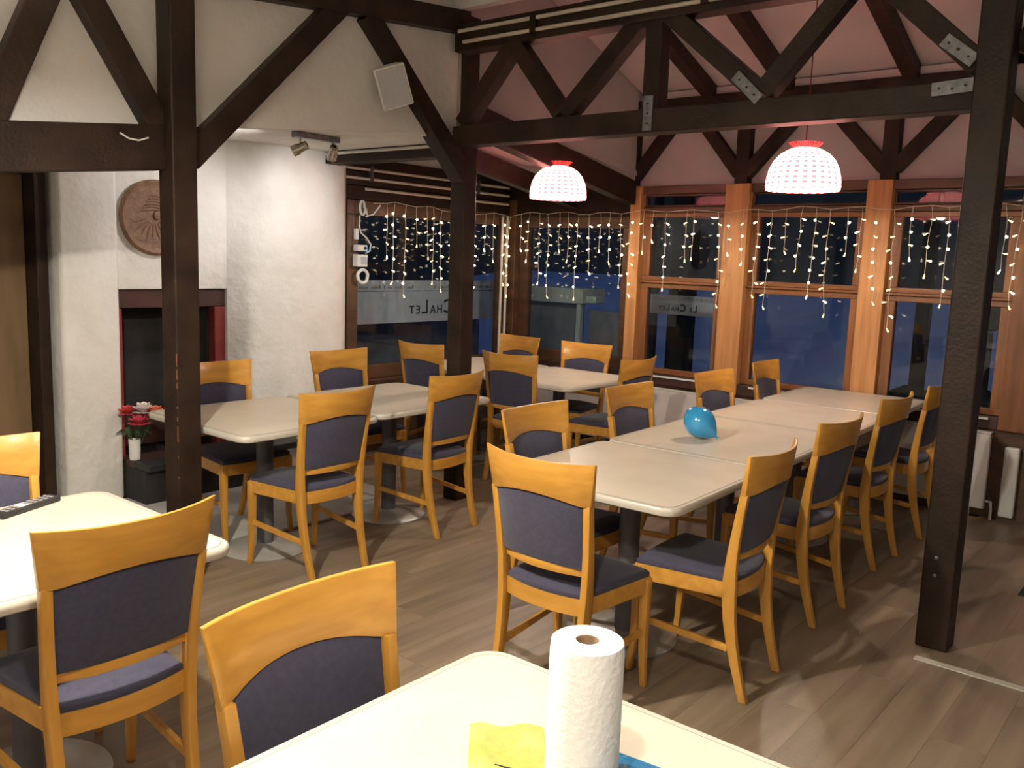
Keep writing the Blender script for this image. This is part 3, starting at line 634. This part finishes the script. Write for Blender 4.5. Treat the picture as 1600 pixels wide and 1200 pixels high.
# ---------------------------------------------------------------- pendant lamps
def pendant(label, u, v, zb, ztop, watts, cloth='gingham'):
    t = empty('pendant_lamp', P(u, v, zb)); K = 0.91; tag(t, label, 'lamp', 'gathered cloth pendant lamps')
    prof = [(0.070, 0.262), (0.105, 0.250), (0.150, 0.222), (0.185, 0.182), (0.210, 0.130), (0.222, 0.075), (0.226, 0.022), (0.224, 0.0)]
    prof = [(r_ * K, z_ * K) for r_, z_ in prof]
    seg = 72; m = MB(); rings = []
    for j, (r, z) in enumerate(prof):
        ring = []
        for k in range(seg):
            a = 2 * math.pi * k / seg; rr = r * (1 + 0.012 * math.cos(a * 24) * (1 if j < 7 else 0.3) + 0.02 * abs(math.cos(a * 4)))
            ring.append(m.bm.verts.new((rr * math.cos(a), rr * math.sin(a), z)))
        rings.append(ring)
    L = m.bm.loops.layers.uv.verify()
    for j, (a, b) in enumerate(zip(rings, rings[1:])):
        for k in range(seg):
            f = m.bm.faces.new([a[k], a[(k + 1) % seg], b[(k + 1) % seg], b[k]])
            for lp, q in zip(f.loops, ((k, j), (k + 1, j), (k + 1, j + 1), (k, j + 1))): lp[L].uv = (q[0] / seg, q[1] / (len(prof) - 1))
    m.build('shade', cloth, t, smooth=True)
    fr = MB(); L = fr.bm.loops.layers.uv.verify(); ra, rb = [], []
    for k in range(seg):
        a = 2 * math.pi * k / seg; wv = 0.010 * math.cos(a * 18)
        ra.append(fr.bm.verts.new((0.062 * math.cos(a), 0.062 * math.sin(a), 0.236))); rb.append(fr.bm.verts.new(((0.088 + wv) * math.cos(a), (0.088 + wv) * math.sin(a), 0.270)))
    for k in range(seg):
        f = fr.bm.faces.new([ra[k], ra[(k + 1) % seg], rb[(k + 1) % seg], rb[k]])
        for lp, q in zip(f.loops, ((k, 0), (k + 1, 0), (k + 1, 1), (k, 1))): lp[L].uv = (0.25 / 26 + 0.0 + q[0] / seg * 2, 0.72 / 12)
    fr.build('frill', cloth, t, smooth=True)
    MB().tube([(0, 0, 0.23), (0, 0, ztop - zb)], 0.004, 8).build('cord', 'red_frame', t)
    MB().lathe([(0.016, 0.17), (0.018, 0.22), (0.006, 0.23)], 14).build('socket', 'white_plastic', t, smooth=True)
    MB().lathe([(0.0, 0.085), (0.016, 0.090), (0.027, 0.108), (0.029, 0.125), (0.018, 0.155), (0.013, 0.169)], 16, caps=False).build('bulb', 'bulb_glow', t, smooth=True)
    MB().lathe([(0.05, ztop - zb - 0.03), (0.05, ztop - zb - 0.001)], 20).build('ceiling_cup', 'white_plastic', t, smooth=True)
    ld = bpy.data.lights.new('pendant_light', 'POINT'); ld.energy = watts; ld.color = WARM; ld.shadow_soft_size = 0.045
    lo = bpy.data.objects.new('pendant_light', ld); COL.objects.link(lo); lo.parent = t; lo.location = (0, 0, 0.04)
    return t
pendant('red and white checked pendant lamp over the far corner tables', 1.10, -0.05, 2.055, 2.25, LAMP_W)
pendant('red and white checked pendant lamp over the long right row of tables', 0.85, 1.90, 2.058, zc(0.85), LAMP_W)
pendant('cream pendant lamp of the main room above the remote control table', -3.35, 1.80, 2.30, 3.16, MAIN_W, 'linen')
pendant('added cream fill pendant, out of view above the paper roll table', -3.75, 3.35, 2.32, 3.16, MAIN_W * 0.33, 'linen')  # unseen fill lamp, added to brighten the foreground table and the chair front

# spotlights
sp = tag(empty('spotlight_bar', P(-0.68, -0.60, 2.33)), 'ceiling bar with two small spotlights aimed at the white chimney', 'spotlight')
sub(sp, 'bar', 'steel', MB().box(-0.845, -0.515, -0.63, -0.57, 2.295, 2.330), bevel=0.004)
for uu, tilt in ((-0.80, (-0.60, -0.70, -0.45)), (-0.55, (0.35, -0.8, -0.75))):
    d = Vector(P(*tilt)).normalized(); c0 = P(uu, -0.60, 2.235)
    q = d.to_track_quat('Z', 'Y').to_matrix().to_4x4()
    sub(sp, 'stem', 'chrome', MB().tube([P(uu, -0.60, 2.296), P(uu, -0.60, 2.24)], 0.006, 8), smooth=True)
    hd = sub(sp, 'lamp_head', 'chrome', MB().lathe([(0.012, -0.050), (0.026, -0.046), (0.028, 0.0), (0.034, 0.01), (0.034, 0.05), (0.030, 0.05), (0.024, 0.035), (0.0, 0.034)], 20, c=c0, M=q, caps=False), smooth=True)
    ld = bpy.data.lights.new('spot_light', 'SPOT'); ld.energy = SPOT_W; ld.color = (1.0, 0.97, 0.95); ld.spot_size = rad(125); ld.spot_blend = 1.0; ld.shadow_soft_size = 0.03
    lo = bpy.data.objects.new('spot_light', ld); COL.objects.link(lo); lo.parent = sp
    lo.location = (c0 + d * 0.055) - Vector(sp.location); lo.rotation_euler = d.to_track_quat('-Z', 'Y').to_euler()

# loudspeaker on the brace
nrm = P(-0.50, 0.82, -0.30).normalized(); upv = P(-0.24, -0.22, 0.95); upv = (upv - nrm * upv.dot(nrm)).normalized(); rt = upv.cross(nrm).normalized()
spk = bpy.data.objects.new('loudspeaker', None); COL.objects.link(spk)
spk.matrix_world = Matrix(((rt.x, nrm.x, upv.x, 0), (rt.y, nrm.y, upv.y, 0), (rt.z, nrm.z, upv.z, 0), (0, 0, 0, 1)))
spk.location = P(-0.745, 0.165, 2.535)
tag(spk, 'small white loudspeaker mounted on the timber brace at the upper left', 'loudspeaker')
MB().hexa([Vector(q) for q in ((-0.09, 0.02, -0.115), (0.09, 0.02, -0.115), (0.065, -0.11, -0.105), (-0.065, -0.11, -0.105), (-0.09, 0.02, 0.115), (0.09, 0.02, 0.115), (0.065, -0.11, 0.105), (-0.065, -0.11, 0.105))]).build('cabinet', 'white_plastic', spk, bevel=0.010, smooth=True)
MB().lbox(-0.080, 0.080, 0.021, 0.027, -0.105, 0.105).build('grille', 'speaker_grille', spk, bevel=0.004)
MB().lbox(-0.02, 0.02, -0.16, -0.105, -0.03, 0.03).build('bracket', 'steel', spk)

# ---------------------------------------------------------------- icicle light strings
cone = MB().lathe([(0.0020, 0.0), (0.0038, -0.010), (0.0060, -0.024), (0.0056, -0.029), (0.0, -0.030)], 8, caps=False).build('bulb', 'fairy')
bulb_on = cone.data; bulb_dim = cone.data.copy(); bulb_dim.materials[0] = MATS['fairy_dim']; bpy.data.objects.remove(cone)
star = MB().lathe([(0.0, 0.010), (0.0065, 0.0055), (0.0092, -0.001), (0.0065, -0.0075), (0.0, -0.0105)], 10, caps=False).build('bulb', 'fairy'); bulb_star = star.data; bpy.data.objects.remove(star)
def strand(par, base, along, z1, rng, out):
    # base: world point on the cable, along: unit vector along the wall, out: unit vector into the room
    L = base.z - z1; n = max(2, int(L / 0.085)); pts = []
    dx = 0.0
    for k in range(n + 1):
        dx += rng.uniform(-0.010, 0.010)
        pts.append(base + along * (dx if k else 0) + out * rng.uniform(0, 0.006) - Vector((0, 0, L * k / n)))
    st = MB().tube(pts, 0.0022, 5).build('strand', 'wire', None); st.parent = par; st.matrix_parent_inverse = Matrix.Translation(-Vector(par.location))
    loc0 = Vector(par.location)
    for k in range(1, n + 1):
        p = pts[k]
        if k == n: data, rot = (bulb_dim if rng.random() < 0.75 else bulb_on), (rng.uniform(-.5, .5), rng.uniform(-.5, .5), 0)
        else:
            q = rng.random(); data = bulb_star if q < 0.38 else (bulb_on if q < 0.62 else bulb_dim)
            sgn = rng.choice((-1, 1)); rot = (rng.uniform(0.9, 1.5) * sgn, rng.uniform(-.3, .3), 0 if abs(along.y) > 0.5 else rad(90))
        b = bpy.data.objects.new('bulb', data); COL.objects.link(b); b.parent = st; b.matrix_parent_inverse = Matrix.Translation(-loc0) if False else Matrix.Identity(4)
        b.location = p + (along * (rng.uniform(0.004, 0.012) * rng.choice((-1, 1))) if k < n else Vector((0, 0, 0))); b.rotation_euler = rot
rng = random.Random(11)
S1 = [(0.636, 1.6), (0.725, 1.391), (0.845, 1.286), (0.961, 1.697), (1.079, 1.6), (1.162, 1.391), (1.261, 1.325), (1.387, 1.612), (1.491, 1.503), (1.598, 1.386), (1.698, 1.266), (1.827, 1.686), (1.941, 1.59), (2.093, 1.38), (2.167, 1.272)]
S2 = [(-1.289, 1.699), (-1.183, 1.602), (-1.071, 1.402), (-0.984, 1.285), (-0.847, 1.702), (-0.749, 1.614), (-0.637, 1.287), (-0.528, 1.516), (-0.408, 1.712), (-0.309, 1.611), (-0.2, 1.414), (-0.098, 1.344), (0.026, 1.71), (0.117, 1.801), (0.238, 1.414), (0.424, 1.653), (0.482, 1.67), (0.693, 1.306), (0.791, 1.713), (0.908, 1.642), (1.027, 1.399), (1.135, 1.318), (1.249, 1.737), (1.37, 1.61), (1.471, 1.419), (1.574, 1.29), (1.701, 1.734), (1.8, 1.625), (1.909, 1.398), (2.016, 1.219), (2.137, 1.714), (2.255, 1.602), (2.362, 1.408), (2.463, 1.564), (2.567, 1.693), (2.696, 1.648), (2.793, 1.422), (2.91, 1.70), (3.02, 1.58), (3.13, 1.40)]
def wob(i): return 0.012 * math.sin(i * 1.7) + 0.008 * math.sin(i * 0.6)
def light_string(label, pts, mk, along, out, ends):
    t = empty('icicle_lights', mk(*pts[len(pts) // 2])); tag(t, label, 'light string', 'warm icicle light strings over the windows')
    cp = [mk(*ends[0])] + [mk(*p) for p in pts] + [mk(*ends[1])]
    c = MB().tube(cp, 0.0028, 6).build('cable', 'wire', None); c.parent = t; c.matrix_parent_inverse = Matrix.Translation(-Vector(t.location))
    return t
c1 = [(a, 2.010 - 0.012 * (a - 0.6) + wob(i)) for i, (a, b) in enumerate(S1)]
t1 = light_string('warm icicle light string hanging over the left window', c1, lambda a, z: P(a, WV + 0.065, z), None, None, ((0.50, 2.0), (2.20, 1.985)))
for (a, z), (a2, zl_) in zip(c1, S1): strand(t1, P(a, WV + 0.065, z), Vector((1, 0, 0)), zl_, rng, Vector((0, -1, 0)))
c2 = [(a, 2.015 + 0.011 * (a + 1.3) + wob(i)) for i, (a, b) in enumerate(S2)]
t2 = light_string('long warm icicle light string hanging along the back window wall', c2, lambda a, z: P(2.20, a, z), None, None, ((-1.39, 2.0), (3.25, 2.07)))
for (a, z), (a2, zl_) in zip(c2, S2): strand(t2, P(2.20, a, z), Vector((0, -1, 0)), zl_, rng, Vector((-1, 0, 0)))

# cable bundle, plug boxes left of the window
cb = []
for k in range(34):
    a = k / 33 * 4 * math.pi; cb.append(P(0.415 + 0.025 * math.cos(a), WV + 0.022 + 0.0006 * k, 1.96 + 0.055 * math.sin(a)))
cb += [P(0.46, WV + 0.04, 1.90), P(0.52, WV + 0.04, 1.915), P(0.555, WV + 0.05, 1.96), P(0.575, WV + 0.06, 1.99)]
tag(MB().tube(cb, 0.0065, 6).build('extension_cable', 'white_plastic', smooth=True), 'bundled white cable tied at the top left of the left window', 'cable')
tag(MB().tube([P(0.40, WV + 0.018, 1.90), P(0.395, WV + 0.02, 1.82), P(0.41, WV + 0.02, 1.77), P(0.47, WV + 0.02, 1.73), P(0.515, WV + 0.02, 1.68), P(0.505, WV + 0.02, 1.63), P(0.46, WV + 0.02, 1.61)], 0.006, 6).build('power_cable', 'white_plastic', smooth=True), 'white power cable looping down to the plug timer', 'cable')
pb = tag(empty('power_strip', P(0.38, WV, 1.55)), 'white plug timer and socket box stacked left of the left window', 'socket box')
sub(pb, 'switch_bar', 'white_plastic', MB().box(0.362, 0.392, WV - 0.009, WV + 0.02, 1.715, 1.80), bevel=0.003)
sub(pb, 'timer', 'white_plastic', MB().box(0.36, 0.455, WV - 0.009, WV + 0.045, 1.625, 1.675), bevel=0.005)
sub(pb, 'timer_knob', 'black', MB().lathe([(0.014, 0), (0.014, 0.006)], 14, c=P(0.435, WV + 0.046, 1.65), M=RX))
sub(pb, 'indicator', 'led_blue', MB().box(0.456, 0.470, WV, WV + 0.03, 1.628, 1.672))
sub(pb, 'socket_box', 'white_plastic', MB().box(0.352, 0.455, WV - 0.009, WV + 0.055, 1.505, 1.60), bevel=0.006)
sub(pb, 'socket_face', 'speaker_grille', MB().box(0.385, 0.445, WV + 0.056, WV + 0.060, 1.525, 1.58))
tag(MB().tube([P(0.425 + 0.05 * math.cos(a / 24 * 2 * math.pi), WV + 0.03 + 0.002 * math.sin(a), 1.43 + 0.052 * math.sin(a / 24 * 2 * math.pi)) for a in range(25)], 0.013, 8).build('cable_coil', 'white_plastic', smooth=True), 'round coil of white cable hanging below the socket box', 'cable coil')

# ---------------------------------------------------------------- objects on the tables
def on(z=0.0): return TZ + 0.001 + z
# balloon
bl = empty('balloon', P(-0.225, 1.905, on())); tag(bl, 'small blue balloon lying on the second table of the long right row', 'balloon')
axis = P(0.02, 0.135, -0.098).normalized(); q = axis.to_track_quat('Z', 'Y').to_matrix().to_4x4()
prof = []
for k in range(19):
    t = k / 18
    if t < 0.45: r = 0.078 * math.sin(math.pi / 2 * t / 0.45) ** 0.62 if k else 0.0006
    else: r = 0.078 * math.cos(math.pi / 2 * (t - 0.45) / 0.57) ** 0.85
    prof.append((max(r, 0.0006 if k == 0 else 0.006), -0.085 + 0.200 * t))
c0 = Vector((0, 0, 0.081)) - axis * 0.012
MB().lathe(prof, 32, c=c0, M=q, caps=False).build('body', 'balloon_blue', bl, smooth=True)
kp = c0 + axis * 0.114
MB().tube([kp - axis * 0.004, kp + axis * 0.006, kp + axis * 0.014], [0.006, 0.005, 0.011], 10).build('knot', 'balloon_blue', bl, smooth=True)
# paper roll
pr = empty('paper_roll', P(-3.052, 3.178, on())); tag(pr, 'white kitchen paper roll standing on the bright foreground table', 'paper roll')
MB().lathe([(0.0205, 0.0), (0.0595, 0.0), (0.0620, 0.003), (0.0625, 0.02), (0.0622, 0.23), (0.0605, 0.248), (0.0575, 0.250), (0.0205, 0.250), (0.0205, 0.0)], 56, caps=False).build('paper', 'paper', pr, smooth=True)
MB().lathe([(0.0203, 0.0005), (0.0203, 0.2485), (0.0188, 0.2485), (0.0188, 0.0005), (0.0203, 0.0005)], 32, caps=False).build('core_tube', 'cardboard', pr, smooth=True)
# yellow cloth
yc = MB(); g = []
cor = [(-3.055, 2.925), (-2.965, 3.030), (-3.10, 3.145), (-3.195, 3.045)]
for j in range(9):
    rw = []
    for i in range(9):
        a, b = i / 8, j / 8
        u = (cor[0][0] * (1 - a) + cor[1][0] * a) * (1 - b) + (cor[3][0] * (1 - a) + cor[2][0] * a) * b
        vv = (cor[0][1] * (1 - a) + cor[1][1] * a) * (1 - b) + (cor[3][1] * (1 - a) + cor[2][1] * a) * b
        rw.append(yc.bm.verts.new(P(u, vv, on(0.004 + 0.004 * math.sin(i * 1.3 + j) * math.cos(j * 0.9)))))
    g.append(rw)
for a, b in zip(g, g[1:]):
    for i in range(8): yc.bm.faces.new([a[i], a[i + 1], b[i + 1], b[i]])
bmesh.ops.solidify(yc.bm, geom=list(yc.bm.faces), thickness=0.002)
yo = yc.build('yellow_cloth', 'yellow_cloth', smooth=True); tag(yo, 'yellow cloth lying beside the kitchen paper roll', 'cloth')
# blue plastic bag behind the roll
bb = MB(); g = []
cor = [(-2.945, 3.165), (-2.925, 3.345), (-3.12, 3.45), (-3.16, 3.26)]
for j in range(11):
    rw = []
    for i in range(11):
        a, b = i / 10, j / 10
        u = (cor[0][0] * (1 - a) + cor[1][0] * a) * (1 - b) + (cor[3][0] * (1 - a) + cor[2][0] * a) * b
        vv = (cor[0][1] * (1 - a) + cor[1][1] * a) * (1 - b) + (cor[3][1] * (1 - a) + cor[2][1] * a) * b
        e = math.sin(math.pi * a) * math.sin(math.pi * b)
        rw.append(bb.bm.verts.new(P(u, vv, on(0.003 + 0.018 * e + 0.003 * e * math.sin(i * 2.1 + j * 1.3)))))
    g.append(rw)
for a, b in zip(g, g[1:]):
    for i in range(10): bb.bm.faces.new([a[i], a[i + 1], b[i + 1], b[i]])
bmesh.ops.solidify(bb.bm, geom=list(bb.bm.faces), thickness=0.002)
bo = bb.build('blue_bag', 'blue_film', smooth=True); tag(bo, 'crumpled blue plastic packet on the table right of the paper roll', 'packet')
# pen mark: dark thin stick on the cloth
tag(MB().tube([P(-3.135, 3.055, on(0.012)), P(-3.125, 3.085, on(0.011)), P(-3.120, 3.12, on(0.011))], [0.0008, 0.002, 0.002], 6).build('thin_stick', 'black'), 'thin dark stick on the yellow cloth', 'stick')
# remote control
rm = empty('remote_control', P(-3.055, 0.955, on())); rm.rotation_euler = (0, 0, math.atan2(0.091, 0.205)); tag(rm, 'black remote control on the left foreground table', 'remote control')
MB().lbox(-0.12, 0.12, -0.025, 0.025, 0.0, 0.02).build('body', 'black', rm, bevel=0.005)
key = None
for i in range(9):
    for j in range(3):
        if i in (3,): continue
        if key is None: kk = MB().lbox(-0.006, 0.006, -0.0045, 0.0045, 0.0202, 0.0225).build('key', 'remote_key', rm, loc=(-0.095 + i * 0.023, -0.014 + j * 0.014, 0)); key = kk.data
        else: child(rm, 'key', key, (-0.095 + i * 0.023, -0.014 + j * 0.014, 0))
MB().lbox(-0.014, 0.014, -0.018, 0.018, 0.0202, 0.0222).build('label_plate', 'white_plastic', rm, loc=(-0.026, 0, 0))

# vase with flowers
vs = empty('flower_vase', P(-1.515, WV + 0.125, 0.2685)); tag(vs, 'white vase with pink, white and orange flowers in the fireplace', 'vase')
MB().lathe([(0.024, 0.0), (0.031, 0.004), (0.034, 0.06), (0.036, 0.135), (0.032, 0.135), (0.028, 0.02), (0.002, 0.012)], 28, caps=False).build('pot', 'white_plastic', vs, smooth=True)
def bloom(x, y, z, r, m):
    b = MB()
    for ring_, (cnt, tilt, s) in enumerate(((7, -0.25, 0.95), (7, 0.20, 1.0), (6, 0.70, 0.88), (5, 1.15, 0.7), (3, 1.45, 0.55))):
        for k in range(cnt):
            a = 2 * math.pi * k / cnt + ring_ * 0.5
            d = Vector((math.cos(a) * math.cos(tilt), math.sin(a) * math.cos(tilt), math.sin(tilt))); sd = Vector((-math.sin(a), math.cos(a), 0)); nn = d.cross(sd)
            R = r * s
            p0 = nn * -0.1 * R; p1 = d * R * 0.55 + sd * R * 0.42 + nn * 0.10 * R; p2 = d * R + nn * 0.22 * R; p3 = d * R * 0.55 - sd * R * 0.42 + nn * 0.10 * R
            vv_ = [b.bm.verts.new(p) for p in (p0, p1, d * R * 0.92 + sd * R * 0.25 + nn * .18 * R, p2, d * R * 0.92 - sd * R * 0.25 + nn * .18 * R, p3)]
            b.bm.faces.new(vv_)
    o = b.build('flower', m, vs, loc=(x, y, z)); return o
for x, y, z, r, m in ((0.008, -0.050, 0.245, 0.072, 'petal_pink'), (-0.035, 0.010, 0.305, 0.062, 'petal_red'), (0.040, -0.045, 0.315, 0.075, 'petal_white'), (0.095, -0.090, 0.300, 0.066, 'petal_orange')):
    MB().tube([(x * 0.15, y * 0.15, 0.06), (x * 0.5, y * 0.5, 0.17), (x, y, z)], 0.003, 5).build('stem', 'leaf', vs)
    bloom(x, y, z, r, m)
for k in range(7):
    a = k * 0.9; d = Vector((math.cos(a), math.sin(a), 0))
    MB().loft([[d * 0.03 + Vector((0, 0, 0.14)), d * 0.034 + Vector((0, 0, 0.14)), d * 0.034 + Vector((0, 0, 0.145))], [d * 0.07 + Vector((0.012 * -d.y, 0.012 * d.x, 0.19)), d * 0.07 + Vector((0.022 * d.y, -0.022 * d.x, 0.20)), d * 0.072 + Vector((0, 0, 0.2))], [d * 0.11 + Vector((0, 0, 0.17)), d * 0.111 + Vector((0, 0, 0.17)), d * 0.111 + Vector((0, 0, 0.172))]]).build('leaf', 'leaf', vs)

# ---------------------------------------------------------------- outside
struct(MB().box(-14, 30, -30, 30, -0.45, -0.30).build('ground_outside', 'snow'))
hill = []
for k in range(41):
    a = rad(-80 + k * 5); hill.append((a, 6.3 + 1.1 * math.sin(k * 0.7) + 0.7 * math.sin(k * 1.9)))
hm = MB(); inner = []; outer = []; crest = []
for a, h in hill:
    x, y = 16 * math.cos(a), 16 * math.sin(a)
    inner.append(hm.bm.verts.new((x, y, -0.3))); crest.append(hm.bm.verts.new((x * 1.15, y * 1.15, h))); outer.append(hm.bm.verts.new((x * 1.4, y * 1.4, -0.3)))
for i in range(len(inner) - 1):
    hm.bm.faces.new([inner[i], inner[i + 1], crest[i + 1], crest[i]]); hm.bm.faces.new([crest[i], crest[i + 1], outer[i + 1], outer[i]]); hm.bm.faces.new([inner[i], outer[i], outer[i + 1], inner[i + 1]])
hm.bm.faces.new([inner[0], crest[0], outer[0]]); hm.bm.faces.new([inner[-1], outer[-1], crest[-1]])
struct(hm.build('hillside_outside', 'far_hill'))
struct(MB().loft([[P(a, b, c) for a, c in ((4.4, -0.31), (5.6, 0.35), (7.5, 1.22), (9.0, 1.38), (11.0, -0.31))] for b in (-7, 12)]).build('snow_bank', 'snow'))
struct(MB().box(-1.0, 3.2, WV - 1.30, WV - 1.20, -0.3, 1.25).build('terrace_wall', 'outdoor_grey'))
def text_mesh(body, size, bold=0.0):
    cu = bpy.data.curves.new('t', 'FONT'); cu.body = body; cu.size = size; cu.extrude = 0.0015; cu.offset = bold; cu.align_x = 'LEFT'
    o = bpy.data.objects.new('t', cu); COL.objects.link(o)
    bpy.context.view_layer.update()
    me = bpy.data.meshes.new_from_object(o); wdt = max(v.co.x for v in me.vertices); bpy.data.objects.remove(o); return me, wdt
def banner(label, origin, rz, wd, ht, tsize, toff):
    # local x runs along the banner as read from outside, local y points outwards
    b = empty('name_banner', origin, rz); tag(b, label, 'banner')
    MB().lbox(0, wd, -0.006, 0.006, 0, ht).build('cloth', 'banner', b)
    MB().lbox(0, wd, 0.0065, 0.008, ht * 0.745, ht * 0.758).build('rule', 'banner_text', b); MB().lbox(0, wd, -0.008, -0.0065, ht * 0.745, ht * 0.758).build('rule', 'banner_text', b)
    sm = MB(); rg = random.Random(int(wd * 100)); xx = wd * 0.08
    while xx < wd * 0.92:
        l = rg.uniform(0.006, 0.02) * ht / 0.3
        for yy in (-0.0085, 0.0065): sm.lbox(xx, xx + l, yy, yy + 0.002, ht * 0.81, ht * (0.84 + rg.uniform(0, 0.05)))
        xx += l + rg.choice((0.006, 0.008, 0.03)) * ht / 0.3
        if wd * 0.45 < xx < wd * 0.52: xx = wd * 0.56
    sm.build('small_lettering', 'inlay', b)
    x = toff
    for ch, s, bo in (('L', 1.35, 0.010), ('E', 0.80, 0.004), (' ', 0.6, 0), ('C', 1.35, 0.012), ('H', 0.80, 0.005), ('A', 0.80, 0.004), ('L', 1.35, 0.006), ('E', 0.80, 0.005), ('T', 0.80, 0.005)):
        if ch == ' ': x += tsize * 0.35; continue
        me, wdt = text_mesh(ch, tsize * s, bo * tsize)
        me.materials.append(MATS['banner_text'])
        # lettering shows through the cloth: one set on each side, both reading correctly from outside
        for yy in (0.0085, -0.0085):
            o = bpy.data.objects.new('letter', me); COL.objects.link(o); o.parent = b
            o.matrix_basis = Matrix.Translation((wd - x, yy, ht * 0.20)) @ Matrix(((-1, 0, 0, 0), (0, 0, 1, 0), (0, 1, 0, 0), (0, 0, 0, 1)))
        x += wdt + tsize * 0.15
    return b
# seen from inside, local x = left to right, lettering mirrored
banner('grey name banner with mirrored lettering outside the left window', P(0.55, WV - 0.55, 0.99), 0, 2.25, 0.385, 0.138, 0.497)
banner('blue grey name banner with mirrored lettering outside the third window', P(WU + 0.75, -0.60, 1.145), rad(-90), 1.05, 0.18, 0.068, 0.33)
# outdoor serving cabinet, posts, bushes, topiary
oc = tag(empty('outdoor_cabinet', P(3.2, -1.6, -0.3)), 'white framed outdoor cabinet with grey side outside the second window', 'cabinet')
sub(oc, 'cornice', 'outdoor_white', MB().box(WU + 0.55, WU + 0.95, -1.95, -1.02, 1.19, 1.34), bevel=0.01)
sub(oc, 'frame_post', 'outdoor_white', MB().box(WU + 0.57, WU + 0.62, -1.10, -1.05, -0.3, 1.19))
sub(oc, 'inner_post', 'outdoor_white', MB().box(WU + 0.75, WU + 0.82, -1.26, -1.18, -0.3, 1.19))
sub(oc, 'glass_front', 'outdoor_grey', MB().box(WU + 0.66, WU + 0.68, -1.95, -1.13, -0.3, 1.18))
sub(oc, 'side_board', 'outdoor_grey', MB().box(WU + 0.70, WU + 0.74, -1.04, -0.62, -0.3, 1.13))
sub(oc, 'lamp_box', 'outdoor_white', MB().box(WU + 0.60, WU + 0.72, -1.02, -0.90, 1.20, 1.27), bevel=0.01)
for u, v, s, h, lb in ((3.3, -0.180, 0.10, 2.6, 'thick dark timber post outside the third window'), (3.3, -0.489, 0.035, 2.4, 'thin dark pole outside the third window'), (3.75, 1.86, 0.055, 2.6, 'slim dark pole outside the fifth window')):
    tag(MB().lbox(-s, s, -s, s, 0, h + 0.3).build('outdoor_post', 'outdoor_dark', loc=P(u, v, -0.3), bevel=0.01), lb, 'post')
def blob(name, label, loc, rx, rz_, m, seed, par=None):
    b = MB(); bmesh.ops.create_icosphere(b.bm, subdivisions=3, radius=1.0)
    rg = random.Random(seed)
    for vt in b.bm.verts:
        k = 1 + rg.uniform(-0.10, 0.08); vt.co = Vector((vt.co.x * rx * k, vt.co.y * rx * k, vt.co.z * rz_ * k))
    o = b.build(name, m, par, loc=loc)
    if label: tag(o, label, 'bush')
    return o
blob('round_bush', 'dark rounded bush outside behind the last table', P(3.1, 2.02, 0.35), 0.36, 0.38, 'hedge', 3)
tp = tag(empty('topiary_tree', P(3.75, 2.38, -0.3)), 'potted ball topiary standing outside the right window', 'topiary')
MB().lathe([(0.0, 0), (0.15, 0), (0.20, 0.32), (0.18, 0.32), (0.0, 0.30)], 20, caps=False).build('pot', 'outdoor_dark', tp)
MB().tube([(0, 0, 0.3), (0.01, 0, 0.9), (0, 0, 1.45)], 0.025, 8).build('trunk', 'outdoor_dark', tp)
blob('crown', None, (0, 0, 1.70), 0.22, 0.24, 'hedge', 5, tp)
blob('low_growth', None, (0, 0, 0.62), 0.17, 0.36, 'hedge', 6, tp)
